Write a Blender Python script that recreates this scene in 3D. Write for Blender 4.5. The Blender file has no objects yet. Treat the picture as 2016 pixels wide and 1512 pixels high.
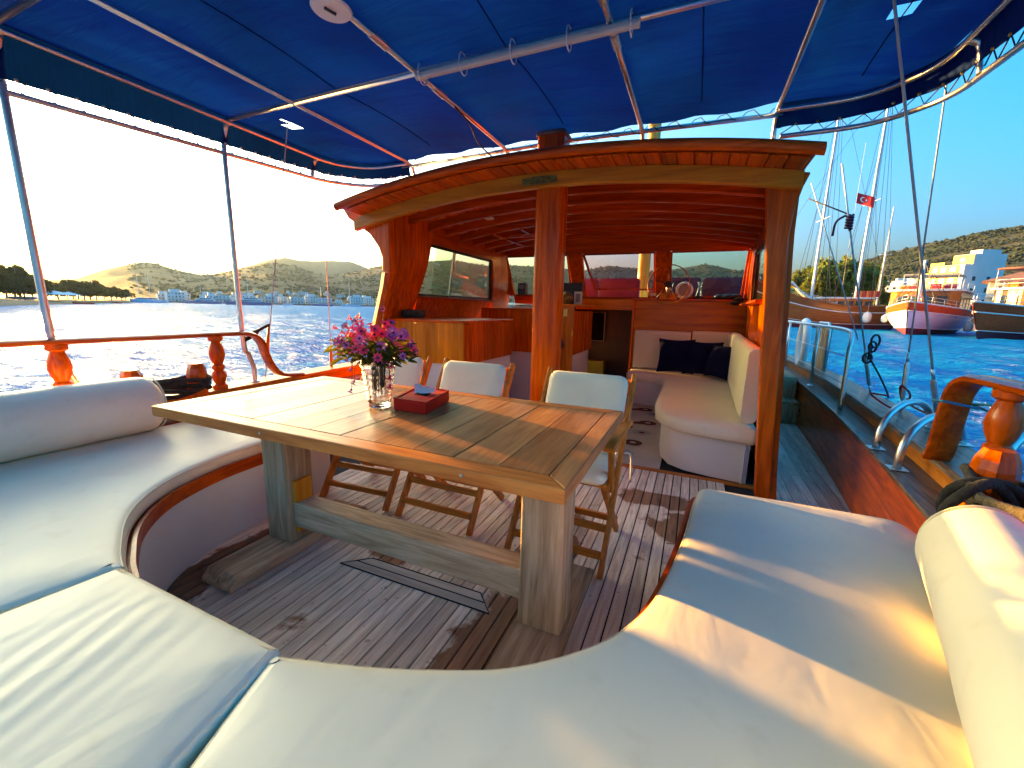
import bpy, bmesh, math, random
import numpy as np
from mathutils import Vector, Matrix, noise
from mathutils.geometry import delaunay_2d_cdt
R = math.radians
random.seed(7)
scene = bpy.context.scene
COL = scene.collection

# ---------------------------------------------------------------- camera
cam_d = bpy.data.cameras.new('camera')
cam = bpy.data.objects.new('camera', cam_d); COL.objects.link(cam)
cam_d.sensor_width = 36.0
cam_d.lens = 14.448
cam_d.clip_start = 0.03; cam_d.clip_end = 20000
_y, _p, _r = R(23.62), R(10.54), R(1.3)
_fw = Vector((-math.sin(_y)*math.cos(_p), math.cos(_y)*math.cos(_p), -math.sin(_p)))
_rt = Vector((math.cos(_y), math.sin(_y), 0)); _up = _rt.cross(_fw)
_rt2 = _rt*math.cos(_r)+_up*math.sin(_r); _up2 = -_rt*math.sin(_r)+_up*math.cos(_r)
cam.matrix_world = Matrix(((_rt2.x, _up2.x, -_fw.x, 0), (_rt2.y, _up2.y, -_fw.y, 0), (_rt2.z, _up2.z, -_fw.z, 1.3), (0, 0, 0, 1)))
scene.camera = cam
EYE = Vector((0, 0, 1.3))

# ---------------------------------------------------------------- sky, sun, exposure
SUN_EL, SUN_AZ = 4.2, 72.5            # degrees; azimuth measured to the left of the bow (+Y)
world = bpy.data.worlds.new('World'); scene.world = world; world.use_nodes = True
wn = world.node_tree; wn.nodes.clear()
sky = wn.nodes.new('ShaderNodeTexSky'); sky.sky_type = 'NISHITA'; sky.sun_disc = False
sky.sun_elevation = R(SUN_EL); sky.sun_rotation = R(-SUN_AZ)
sky.altitude = 0; sky.air_density = 0.5; sky.dust_density = 10.0; sky.ozone_density = 2.0
hs = wn.nodes.new('ShaderNodeHueSaturation'); hs.inputs['Saturation'].default_value = 1.36
hs.inputs['Hue'].default_value = 0.50
bg = wn.nodes.new('ShaderNodeBackground'); bg.inputs['Strength'].default_value = 0.15
wo = wn.nodes.new('ShaderNodeOutputWorld')
wn.links.new(sky.outputs[0], hs.inputs['Color']); wn.links.new(hs.outputs[0], bg.inputs['Color']); wn.links.new(bg.outputs[0], wo.inputs['Surface'])
sun_d = bpy.data.lights.new('sun', 'SUN'); sun_d.energy = 2.0; sun_d.angle = R(0.9); sun_d.color = (1.0, 0.50, 0.16)
sun = bpy.data.objects.new('sun', sun_d); COL.objects.link(sun)
SUNV = Vector((-math.sin(R(SUN_AZ))*math.cos(R(SUN_EL)), math.cos(R(SUN_AZ))*math.cos(R(SUN_EL)), math.sin(R(SUN_EL))))
sun.rotation_euler = (-SUNV).to_track_quat('-Z', 'Y').to_euler()
sun.location = SUNV*60
vs = scene.view_settings
vs.view_transform = 'Standard'; vs.look = 'None'; vs.gamma = 1.0; vs.use_curve_mapping = False
vs.exposure = 4.15
vs.use_white_balance = True; vs.white_balance_temperature = 8300; vs.white_balance_tint = -10
scene.cycles.use_denoising = True
scene.cycles.max_bounces = 8; scene.cycles.transparent_max_bounces = 16; scene.cycles.transmission_bounces = 8
scene.cycles.glossy_bounces = 4; scene.cycles.diffuse_bounces = 4; scene.cycles.volume_bounces = 0
scene.cycles.sample_clamp_indirect = 6.0; scene.cycles.caustics_reflective = False; scene.cycles.caustics_refractive = False

# ---------------------------------------------------------------- materials
M = {}
def newmat(name):
    m = bpy.data.materials.new(name); m.use_nodes = True
    nt = m.node_tree; b = nt.nodes['Principled BSDF']
    M[name] = m
    return m, nt, b
def N(nt, t, **kw):
    n = nt.nodes.new(t)
    for k, v in kw.items():
        if k in n.inputs: n.inputs[k].default_value = v
        else: setattr(n, k, v)
    return n
def c4(c): return (c[0], c[1], c[2], 1)
def ramp(nt, fac, c1, c2, p1=.3, p2=.7):
    r = nt.nodes.new('ShaderNodeValToRGB')
    r.color_ramp.elements[0].position = p1; r.color_ramp.elements[1].position = p2
    r.color_ramp.elements[0].color = c4(c1); r.color_ramp.elements[1].color = c4(c2)
    nt.links.new(fac, r.inputs[0]); return r
def coords(nt, scale, kind='Object', rnd=True):
    tc = nt.nodes.new('ShaderNodeTexCoord'); mp = nt.nodes.new('ShaderNodeMapping')
    mp.inputs['Scale'].default_value = scale
    nt.links.new(tc.outputs[kind], mp.inputs['Vector'])
    if rnd:
        oi = nt.nodes.new('ShaderNodeObjectInfo')
        ml = N(nt, 'ShaderNodeMath', operation='MULTIPLY'); ml.inputs[1].default_value = 37.0
        nt.links.new(oi.outputs['Random'], ml.inputs[0]); nt.links.new(ml.outputs[0], mp.inputs['Location'])
    return mp
def plain(name, col, rough=.5, metal=0, var=.12, scale=6, coat=0, bump=0, bscale=40, spec=None):
    m, nt, b = newmat(name)
    mp = coords(nt, (scale,)*3)
    nz = N(nt, 'ShaderNodeTexNoise', Scale=1.0, Detail=5.0)
    nt.links.new(mp.outputs[0], nz.inputs['Vector'])
    d = tuple(c*(1-var) for c in col); l = tuple(min(1, c*(1+var)) for c in col)
    r = ramp(nt, nz.outputs[0], d, l)
    nt.links.new(r.outputs[0], b.inputs['Base Color'])
    b.inputs['Roughness'].default_value = rough; b.inputs['Metallic'].default_value = metal
    b.inputs['Coat Weight'].default_value = coat
    if spec is not None: b.inputs['Specular IOR Level'].default_value = spec
    if bump:
        n2 = N(nt, 'ShaderNodeTexNoise', Scale=float(bscale), Detail=4.0)
        tc = nt.nodes.new('ShaderNodeTexCoord'); nt.links.new(tc.outputs['Object'], n2.inputs['Vector'])
        bp = N(nt, 'ShaderNodeBump', Strength=float(bump), Distance=.01)
        nt.links.new(n2.outputs[0], bp.inputs['Height']); nt.links.new(bp.outputs[0], b.inputs['Normal'])
    return m
def wood(name, dark, light, axis, rough=.35, coat=0., along=2.0, across=28., bump=.15, var=.18, blotch=.35):
    m, nt, b = newmat(name)
    sc = [across]*3; sc['xyz'.index(axis)] = along
    mp = coords(nt, sc)
    nz = N(nt, 'ShaderNodeTexNoise', Scale=1.0, Detail=7.0, Roughness=.62, Distortion=.5)
    nt.links.new(mp.outputs[0], nz.inputs['Vector'])
    r = ramp(nt, nz.outputs[0], dark, light, .36, .64)
    mp2 = coords(nt, tuple(s*.09 for s in sc))
    n2 = N(nt, 'ShaderNodeTexNoise', Scale=1.0, Detail=4.0)
    nt.links.new(mp2.outputs[0], n2.inputs['Vector'])
    mx = N(nt, 'ShaderNodeMix', data_type='RGBA', blend_type='MULTIPLY'); mx.inputs[0].default_value = blotch
    rr = ramp(nt, n2.outputs[0], (.45,)*3, (1.25,)*3, .3, .7)
    nt.links.new(r.outputs[0], mx.inputs[6]); nt.links.new(rr.outputs[0], mx.inputs[7])
    oi = nt.nodes.new('ShaderNodeObjectInfo'); mr = N(nt, 'ShaderNodeMapRange')
    mr.inputs['To Min'].default_value = 1-var; mr.inputs['To Max'].default_value = 1+var
    nt.links.new(oi.outputs['Random'], mr.inputs['Value'])
    hv = nt.nodes.new('ShaderNodeHueSaturation'); nt.links.new(mr.outputs[0], hv.inputs['Value']); nt.links.new(mx.outputs[2], hv.inputs['Color'])
    nt.links.new(hv.outputs[0], b.inputs['Base Color'])
    rg = N(nt, 'ShaderNodeMapRange'); rg.inputs['To Min'].default_value = max(.03, rough-.1); rg.inputs['To Max'].default_value = rough+.14
    nt.links.new(n2.outputs[0], rg.inputs['Value']); nt.links.new(rg.outputs[0], b.inputs['Roughness'])
    b.inputs['Coat Weight'].default_value = coat; b.inputs['Coat Roughness'].default_value = .08; b.inputs['Specular IOR Level'].default_value = .2
    bp = N(nt, 'ShaderNodeBump', Strength=bump, Distance=.004)
    nt.links.new(nz.outputs[0], bp.inputs['Height']); nt.links.new(bp.outputs[0], b.inputs['Normal'])
    m['hv'] = 1
    return m
for ax in 'xyz':
    wood('mahogany_'+ax, (.42, .050, .002), (.80, .135, .006), ax, .27, .16, blotch=.45)
    wood('dark_mahogany_'+ax, (.30, .036, .002), (.56, .085, .005), ax, .32, .1)
    wood('orange_veneer_'+ax, (.54, .13, .005), (.90, .29, .012), ax, .30, .14, along=1.2, across=16, blotch=.5)
    wood('golden_wood_'+ax, (.60, .20, .012), (.86, .36, .03), ax, .35, .25)
    wood('grey_teak_'+ax, (.36, .225, .115), (.64, .455, .28), ax, .75, 0, along=3, across=40, bump=.5, blotch=.5)
    wood('brown_teak_'+ax, (.40, .11, .012), (.66, .22, .032), ax, .5, .1, blotch=.4)
wood('table_teak_y', (.33, .115, .036), (.54, .235, .085), 'y', .36, .04, along=3, across=34, bump=.22, blotch=.45, var=.05)
wood('table_teak_x', (.42, .105, .020), (.64, .22, .05), 'x', .38, .04, along=3, across=34, bump=.22, blotch=.5)
wood('weathered_cap_y', (.14, .075, .045), (.36, .26, .19), 'y', .42, .15, along=2, across=30, blotch=.6)

def deck_mat():
    m = wood('deck_teak_y', (.60, .505, .39), (.90, .80, .66), 'y', .7, 0, along=4, across=45, bump=.4, blotch=.45)
    nt = m.node_tree; b = nt.nodes['Principled BSDF']
    src = b.inputs['Base Color'].links[0].from_socket
    tc = nt.nodes.new('ShaderNodeTexCoord')
    nz = N(nt, 'ShaderNodeTexNoise', Scale=3.2, Detail=6.0, Roughness=.6, Distortion=.3)
    nt.links.new(tc.outputs['Object'], nz.inputs['Vector'])
    acc = None
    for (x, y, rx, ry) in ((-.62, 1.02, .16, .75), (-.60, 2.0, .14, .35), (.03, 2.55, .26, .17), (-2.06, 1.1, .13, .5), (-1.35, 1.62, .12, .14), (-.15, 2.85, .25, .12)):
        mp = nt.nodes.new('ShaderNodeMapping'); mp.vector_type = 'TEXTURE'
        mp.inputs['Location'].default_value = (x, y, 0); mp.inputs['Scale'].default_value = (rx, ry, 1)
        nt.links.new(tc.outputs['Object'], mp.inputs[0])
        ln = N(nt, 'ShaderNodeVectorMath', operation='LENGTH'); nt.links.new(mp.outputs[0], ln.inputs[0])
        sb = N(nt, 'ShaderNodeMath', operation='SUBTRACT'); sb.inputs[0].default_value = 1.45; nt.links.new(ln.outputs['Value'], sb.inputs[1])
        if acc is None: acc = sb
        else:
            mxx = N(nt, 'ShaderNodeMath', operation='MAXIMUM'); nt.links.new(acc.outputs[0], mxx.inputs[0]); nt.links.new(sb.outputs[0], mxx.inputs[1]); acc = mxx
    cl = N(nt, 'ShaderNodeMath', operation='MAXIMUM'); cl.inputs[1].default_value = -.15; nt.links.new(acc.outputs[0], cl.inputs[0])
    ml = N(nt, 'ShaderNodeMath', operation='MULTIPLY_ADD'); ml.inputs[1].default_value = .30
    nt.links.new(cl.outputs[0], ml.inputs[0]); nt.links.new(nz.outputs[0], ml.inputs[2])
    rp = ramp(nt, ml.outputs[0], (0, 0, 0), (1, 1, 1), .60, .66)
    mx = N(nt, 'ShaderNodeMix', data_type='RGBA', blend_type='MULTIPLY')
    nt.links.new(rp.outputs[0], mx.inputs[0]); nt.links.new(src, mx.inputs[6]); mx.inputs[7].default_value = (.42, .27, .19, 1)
    # small spots
    n3 = N(nt, 'ShaderNodeTexNoise', Scale=22.0, Detail=3.0); nt.links.new(tc.outputs['Object'], n3.inputs['Vector'])
    r3 = ramp(nt, n3.outputs[0], (1, 1, 1), (.55, .48, .42), .66, .72)
    m2 = N(nt, 'ShaderNodeMix', data_type='RGBA', blend_type='MULTIPLY'); m2.inputs[0].default_value = .8
    nt.links.new(mx.outputs[2], m2.inputs[6]); nt.links.new(r3.outputs[0], m2.inputs[7])
    nt.links.new(m2.outputs[2], b.inputs['Base Color'])
deck_mat()

def vinyl(name, col, wr=.35):
    m, nt, b = newmat(name)
    mp = coords(nt, (1, 1, 1), rnd=False)
    n1 = N(nt, 'ShaderNodeTexNoise', Scale=1.4, Detail=4.0)
    nt.links.new(mp.outputs[0], n1.inputs[0])
    r = ramp(nt, n1.outputs[0], tuple(c*.9 for c in col), col, .35, .65)
    n4 = N(nt, 'ShaderNodeTexNoise', Scale=14.0, Detail=6.0); nt.links.new(mp.outputs[0], n4.inputs[0])
    r4 = ramp(nt, n4.outputs[0], (1, 1, 1), (.86, .83, .78), .58, .80)
    mx = N(nt, 'ShaderNodeMix', data_type='RGBA', blend_type='MULTIPLY'); mx.inputs[0].default_value = .6
    nt.links.new(r.outputs[0], mx.inputs[6]); nt.links.new(r4.outputs[0], mx.inputs[7])
    nt.links.new(mx.outputs[2], b.inputs['Base Color'])
    b.inputs['Roughness'].default_value = .42; b.inputs['Specular IOR Level'].default_value = .15
    mp2 = coords(nt, (4.0, 1.6, 2.0), rnd=False)
    n2 = N(nt, 'ShaderNodeTexNoise', Scale=1.6, Detail=2.5, Distortion=1.0); nt.links.new(mp2.outputs[0], n2.inputs[0])
    bp = N(nt, 'ShaderNodeBump', Strength=wr, Distance=.02); nt.links.new(n2.outputs[0], bp.inputs['Height'])
    n3 = N(nt, 'ShaderNodeTexNoise', Scale=500.0, Detail=2.0); nt.links.new(mp.outputs[0], n3.inputs[0])
    b2 = N(nt, 'ShaderNodeBump', Strength=.05, Distance=.002); nt.links.new(n3.outputs[0], b2.inputs['Height']); nt.links.new(bp.outputs[0], b2.inputs['Normal'])
    nt.links.new(b2.outputs[0], b.inputs['Normal'])
vinyl('cream_vinyl', (.83, .755, .58), .16)
vinyl('cream_piping', (.70, .60, .42), .1)
plain('white_paint', (.70, .69, .66), .4, var=.06, scale=2)
plain('chair_cloth', (.88, .77, .53), .85, var=.05, bump=.15, bscale=90)
plain('navy_cloth', (.004, .006, .035), .95, var=.3, bump=.25, bscale=60, spec=.1)
plain('steel', (.70, .68, .64), .30, 1, var=.08, scale=20)
plain('dull_steel', (.66, .64, .60), .42, 1, var=.15, scale=30)
plain('wire_grey', (.50, .48, .44), .45, var=.1)
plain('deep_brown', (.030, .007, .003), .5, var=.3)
plain('brass', (.55, .36, .10), .3, 1, var=.2)
plain('caulk', (.012, .011, .010), .8)
plain('pvc', (.60, .57, .50), .5, var=.08)
plain('black_plastic', (.012, .012, .013), .4)
plain('grey_plastic', (.22, .22, .22), .4)
plain('white_plastic', (.78, .76, .72), .35, var=.04)
plain('red_lacquer', (.52, .006, .003), .5, var=.1, spec=.2)
plain('tissue', (.82, .81, .80), .9, var=.04)
plain('red_vinyl', (.30, .006, .012), .5, var=.1)
plain('maroon_vinyl', (.10, .010, .030), .5, var=.1)
plain('dark_rope', (.022, .019, .015), .95, var=.5, scale=40, bump=.8, bscale=120)
plain('old_rope', (.085, .066, .040), .95, var=.5, scale=40, bump=.8, bscale=120)
plain('red_rope', (.45, .012, .03), .8, var=.2, scale=30)
plain('blue_rope', (.02, .20, .34), .8, var=.2, scale=30)
plain('white_rope', (.55, .50, .42), .9, var=.2, scale=30)
plain('green_box', (.16, .17, .012), .6)
plain('screen', (.004, .004, .005), .7, spec=.05)
plain('brown_print', (.16, .035, .012), .9)
plain('grey_print', (.40, .38, .35), .9)
plain('carpet', (.58, .52, .41), .95, var=.07, bump=.3, bscale=150)
plain('ceramic', (.17, .12, .035), .25, var=.6, scale=25)
plain('stem_green', (.06, .10, .02), .6)
plain('leaf_green', (.055, .085, .012), .55, var=.4, scale=10)
plain('blossom_pink', (.88, .05, .13), .6, var=.15)
plain('blossom_violet', (.66, .12, .38), .6, var=.2)
plain('blossom_magenta', (.76, .06, .26), .6, var=.2)
plain('blossom_core', (.22, .01, .08), .7)
def translucent_mix(name, col, tcol, fac, rough=.9, weave=True):
    m, nt, b = newmat(name)
    mp = coords(nt, (1, 1, 1), rnd=False)
    n1 = N(nt, 'ShaderNodeTexNoise', Scale=1.2, Detail=5.0); nt.links.new(mp.outputs[0], n1.inputs[0])
    r = ramp(nt, n1.outputs[0], tuple(c*.55 for c in col), tuple(c*1.35 for c in col))
    nt.links.new(r.outputs[0], b.inputs['Base Color']); b.inputs['Roughness'].default_value = rough
    b.inputs['Specular IOR Level'].default_value = .15
    tr = nt.nodes.new('ShaderNodeBsdfTranslucent'); r2 = ramp(nt, n1.outputs[0], tuple(c*.6 for c in tcol), tuple(c*1.2 for c in tcol))
    nt.links.new(r2.outputs[0], tr.inputs[0])
    mx = nt.nodes.new('ShaderNodeMixShader'); mx.inputs[0].default_value = fac
    out = [n for n in nt.nodes if n.type == 'OUTPUT_MATERIAL'][0]
    nt.links.new(b.outputs[0], mx.inputs[1]); nt.links.new(tr.outputs[0], mx.inputs[2]); nt.links.new(mx.outputs[0], out.inputs['Surface'])
    mp2 = coords(nt, (1.0, 5.0, 1.0), rnd=False)
    n2 = N(nt, 'ShaderNodeTexNoise', Scale=1.5, Detail=3.0, Distortion=.6); nt.links.new(mp2.outputs[0], n2.inputs[0])
    bp = N(nt, 'ShaderNodeBump', Strength=.6, Distance=.04); nt.links.new(n2.outputs[0], bp.inputs['Height'])
    nt.links.new(bp.outputs[0], b.inputs['Normal']); nt.links.new(bp.outputs[0], tr.inputs['Normal'])
translucent_mix('blue_canvas', (.001, .022, .125), (.001, .042, .22), .30)
translucent_mix('hem_canvas', (.001, .018, .11), (.001, .03, .16), .08)
translucent_mix('petal_leaf', (.06, .09, .012), (.16, .17, .02), .4)
def thin_glass(name, tint, refl=.5, rough=.0):
    m, nt, b = newmat(name)
    nt.nodes.remove(b)
    out = [n for n in nt.nodes if n.type == 'OUTPUT_MATERIAL'][0]
    t = nt.nodes.new('ShaderNodeBsdfTransparent'); t.inputs[0].default_value = c4(tint)
    g = nt.nodes.new('ShaderNodeBsdfGlossy'); g.inputs['Roughness'].default_value = rough; g.inputs[0].default_value = (1, 1, 1, 1)
    fr = nt.nodes.new('ShaderNodeFresnel'); fr.inputs[0].default_value = 1.5
    ml = N(nt, 'ShaderNodeMath', operation='MULTIPLY'); ml.inputs[1].default_value = refl; nt.links.new(fr.outputs[0], ml.inputs[0])
    mx = nt.nodes.new('ShaderNodeMixShader')
    nt.links.new(ml.outputs[0], mx.inputs[0]); nt.links.new(t.outputs[0], mx.inputs[1]); nt.links.new(g.outputs[0], mx.inputs[2])
    nt.links.new(mx.outputs[0], out.inputs['Surface'])
thin_glass('window_glass', (.74, .74, .56), .35)
thin_glass('tinted_glass', (.68, .50, .53), 1.0)
thin_glass('green_glass', (.54, .67, .58), 1.0)
m, nt, b = newmat('crystal'); b.inputs['Base Color'].default_value = (.97, .98, .97, 1); b.inputs['Roughness'].default_value = .05
b.inputs['Transmission Weight'].default_value = 1.0; b.inputs['IOR'].default_value = 1.45

# ---------------------------------------------------------------- mesh helpers
OFF = {}
class MB:
    def __init__(s): s.v = []; s.f = []
    def add(s, vs, fs):
        n = len(s.v); s.v += [tuple(v) for v in vs]; s.f += [tuple(i+n for i in f) for f in fs]; return s
    def hexa(s, p):
        return s.add(p, [(0, 3, 2, 1), (4, 5, 6, 7), (0, 1, 5, 4), (1, 2, 6, 5), (2, 3, 7, 6), (3, 0, 4, 7)])
    def box(s, x0, x1, y0, y1, z0, z1):
        return s.hexa([(x0, y0, z0), (x1, y0, z0), (x1, y1, z0), (x0, y1, z0), (x0, y0, z1), (x1, y0, z1), (x1, y1, z1), (x0, y1, z1)])
    def bar(s, a, b, w, h, up=(0, 0, 1)):
        a = Vector(a); b = Vector(b); d = (b-a).normalized(); up = Vector(up)
        r = d.cross(up)
        if r.length < 1e-4: r = d.cross(Vector((0, 1, 0)))
        r.normalize(); u = r.cross(d).normalized()
        q = [a-r*w/2-u*h/2, a+r*w/2-u*h/2, a+r*w/2+u*h/2, a-r*w/2+u*h/2]
        return s.hexa(q+[p+(b-a) for p in q])
    def loft(s, secs, closed=True, caps=True):
        k = len(secs[0]); vs = []; fs = []
        for sc in secs: vs += list(sc)
        for i in range(len(secs)-1):
            for j in range(k if closed else k-1):
                a = i*k+j; b = i*k+(j+1) % k
                fs.append((a, b, b+k, a+k))
        if caps and closed:
            fs.append(tuple(range(k-1, -1, -1))); o = (len(secs)-1)*k; fs.append(tuple(range(o, o+k)))
        return s.add(vs, fs)
    def tube(s, pts, r, n=8, closed=False, caps=True):
        P = [Vector(p) for p in pts]; m = len(P)
        rr = r if isinstance(r, (list, tuple)) else [r]*m
        T = []
        for i in range(m):
            a = P[(i-1) % m] if (closed or i > 0) else P[i]; b = P[(i+1) % m] if (closed or i < m-1) else P[i]
            T.append((b-a).normalized())
        ref = Vector((0, 0, 1)) if abs(T[0].z) < .9 else Vector((1, 0, 0))
        u = (ref-T[0]*ref.dot(T[0])).normalized(); secs = []
        for i in range(m):
            u = (u-T[i]*u.dot(T[i]))
            u = u.normalized() if u.length > 1e-6 else T[i].orthogonal().normalized()
            w = T[i].cross(u)
            secs.append([P[i]+(u*math.cos(2*math.pi*j/n)+w*math.sin(2*math.pi*j/n))*rr[i] for j in range(n)])
        if closed: secs.append(secs[0])
        return s.loft(secs, True, caps and not closed)
    def lathe(s, prof, c=(0, 0, 0), n=16, axis='z', caps=True):
        c = Vector(c); secs = []
        for (r, z) in prof:
            L = []
            for j in range(n):
                a = 2*math.pi*j/n; x, y = r*math.cos(a), r*math.sin(a)
                L.append(c+Vector({'z': (x, y, z), 'y': (x, z, -y), 'x': (z, x, y)}[axis]))
            secs.append(L)
        return s.loft(secs, True, caps)
    def prism(s, poly, axis, a, b):
        def P(p, t): return {'x': (t, p[0], p[1]), 'y': (p[0], t, p[1]), 'z': (p[0], p[1], t)}[axis]
        return s.loft([[P(p, a) for p in poly], [P(p, b) for p in poly]])
    def grid(s, rows):
        k = len(rows[0]); vs = [p for r in rows for p in r]
        return s.add(vs, [(i*k+j, i*k+j+1, (i+1)*k+j+1, (i+1)*k+j) for i in range(len(rows)-1) for j in range(k-1)])
    def slab(s, rows, off):
        """thick sheet: a grid of points and its copy shifted by off (vector or function), closed at the rim"""
        k = len(rows[0]); m = len(rows); n = k*m
        o = (lambda p: Vector(off)) if not callable(off) else off
        vs = [Vector(p) for r in rows for p in r]; vs2 = [p+o(p) for p in vs]
        fs = []
        for i in range(m-1):
            for j in range(k-1):
                q = (i*k+j, i*k+j+1, (i+1)*k+j+1, (i+1)*k+j); fs.append(q); fs.append(tuple(x+n for x in reversed(q)))
        rim = [j for j in range(k)]+[i*k+k-1 for i in range(1, m)]+[(m-1)*k+j for j in range(k-2, -1, -1)]+[i*k for i in range(m-2, 0, -1)]
        for a, b in zip(rim, rim[1:]+rim[:1]): fs.append((b, a, a+n, b+n))
        return s.add(vs+vs2, fs)
    def mesh(s, name, mat, off=Vector((0, 0, 0)), smooth=None, recalc=True):
        me = bpy.data.meshes.new(name)
        me.from_pydata([(v[0]-off[0], v[1]-off[1], v[2]-off[2]) for v in s.v], [], s.f)
        if recalc:
            bm = bmesh.new(); bm.from_mesh(me); bmesh.ops.recalc_face_normals(bm, faces=bm.faces); bm.to_mesh(me); bm.free()
        if smooth:
            me.polygons.foreach_set('use_smooth', [True]*len(me.polygons))
            if smooth is not True: me.set_sharp_from_angle(angle=R(smooth))
        me.materials.append(M[mat] if isinstance(mat, str) else mat)
        me.update()
        return me
    def build(s, name, mat, parent=None, smooth=None, bevel=0, seg=2, sub=0, origin=None, recalc=True):
        off = OFF.get(parent, Vector((0, 0, 0))) if parent else (Vector(origin) if origin else Vector((0, 0, 0)))
        o = bpy.data.objects.new(name, s.mesh(name, mat, off, smooth, recalc)); COL.objects.link(o)
        if parent: o.parent = parent
        else: o.location = off
        OFF[o] = off
        if bevel:
            md = o.modifiers.new('bevel', 'BEVEL'); md.width = bevel; md.segments = seg; md.limit_method = 'ANGLE'; md.angle_limit = R(40)
            if smooth is None:
                md.harden_normals = False
        if sub:
            md = o.modifiers.new('subdivision', 'SUBSURF'); md.levels = sub; md.render_levels = sub
        return o
def tag(o, label=None, cat=None, group=None, kind=None):
    if label: o['label'] = label
    if cat: o['category'] = cat
    if group: o['group'] = group
    if kind: o['kind'] = kind
    return o
def thing(name, label, cat, loc=(0, 0, 0), group=None):
    o = bpy.data.objects.new(name, None); COL.objects.link(o); o.location = loc; o.empty_display_size = .1
    OFF[o] = Vector(loc)
    return tag(o, label, cat, group)
def copy_tree(o, parent=None):
    c = o.copy(); COL.objects.link(c); c.parent = parent
    OFF[c] = OFF.get(o, Vector((0, 0, 0)))
    for ch in list(o.children): copy_tree(ch, c)
    return c
def smooth_path(pts, n=8, closed=False):
    """Catmull-Rom through points"""
    P = [Vector(p) for p in pts]; out = []; m = len(P)
    for i in range(m if closed else m-1):
        p0 = P[(i-1) % m] if (closed or i > 0) else P[0]*2-P[1]; p1 = P[i]; p2 = P[(i+1) % m]
        p3 = P[(i+2) % m] if (closed or i < m-2) else P[-1]*2-P[-2]
        for k in range(n):
            t = k/n
            out.append(.5*((2*p1)+(p2-p0)*t+(2*p0-5*p1+4*p2-p3)*t*t+(3*p1-p0-3*p2+p3)*t**3))
    if not closed: out.append(P[-1])
    return out
def interp(x, tab):
    if x <= tab[0][0]: return tab[0][1]
    for (a, b), (c, d) in zip(tab, tab[1:]):
        if x <= c: return b+(d-b)*(x-a)/(c-a)
    return tab[-1][1]
def polar(az, dist, z=0.0):
    """point at an azimuth (degrees to the left of the bow) and distance from the cockpit"""
    return Vector((-math.sin(R(az))*dist, math.cos(R(az))*dist, z))
XC = -1.13      # centre line of the boat
SEA = -1.1
HAZE_ON = True
# ================================================================ water, then our own boat
def water_mat():
    m, nt, b = newmat('sea')
    b.inputs['Base Color'].default_value = (.003, .18, .42, 1)
    b.inputs['Roughness'].default_value = .07; b.inputs['IOR'].default_value = 1.33; b.inputs['Specular IOR Level'].default_value = .15
    tc = nt.nodes.new('ShaderNodeTexCoord')
    prev = None
    for sc, st, dist, stretch in ((.6, 1.0, .50, 2.4), (2.6, 1.0, .20, 2.2), (8.5, 1.0, .05, 1.6)):
        mp = nt.nodes.new('ShaderNodeMapping'); mp.inputs['Scale'].default_value = (sc, sc*stretch, sc); mp.inputs['Rotation'].default_value = (0, 0, R(28))
        nt.links.new(tc.outputs['Object'], mp.inputs[0])
        n = N(nt, 'ShaderNodeTexNoise', Scale=1.0, Detail=3.0, Roughness=.55, Distortion=.6); nt.links.new(mp.outputs[0], n.inputs[0])
        bp = N(nt, 'ShaderNodeBump', Strength=st, Distance=dist); nt.links.new(n.outputs[0], bp.inputs['Height'])
        if prev: nt.links.new(prev.outputs[0], bp.inputs['Normal'])
        prev = bp
    nt.links.new(prev.outputs[0], b.inputs['Normal'])
    b.inputs['Specular IOR Level'].default_value = 0.0; b.inputs['Roughness'].default_value = .6
    gl = nt.nodes.new('ShaderNodeBsdfGlossy'); gl.inputs['Roughness'].default_value = .08; nt.links.new(prev.outputs[0], gl.inputs['Normal'])
    fr_ = nt.nodes.new('ShaderNodeFresnel'); fr_.inputs[0].default_value = 1.33; nt.links.new(prev.outputs[0], fr_.inputs['Normal'])
    mu = N(nt, 'ShaderNodeMath', operation='MULTIPLY'); mu.inputs[1].default_value = .31; nt.links.new(fr_.outputs[0], mu.inputs[0])
    mx = nt.nodes.new('ShaderNodeMixShader'); out = [n for n in nt.nodes if n.type == 'OUTPUT_MATERIAL'][0]
    nt.links.new(mu.outputs[0], mx.inputs[0]); nt.links.new(b.outputs[0], mx.inputs[1]); nt.links.new(gl.outputs[0], mx.inputs[2]); nt.links.new(mx.outputs[0], out.inputs['Surface'])
water_mat()
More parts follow.
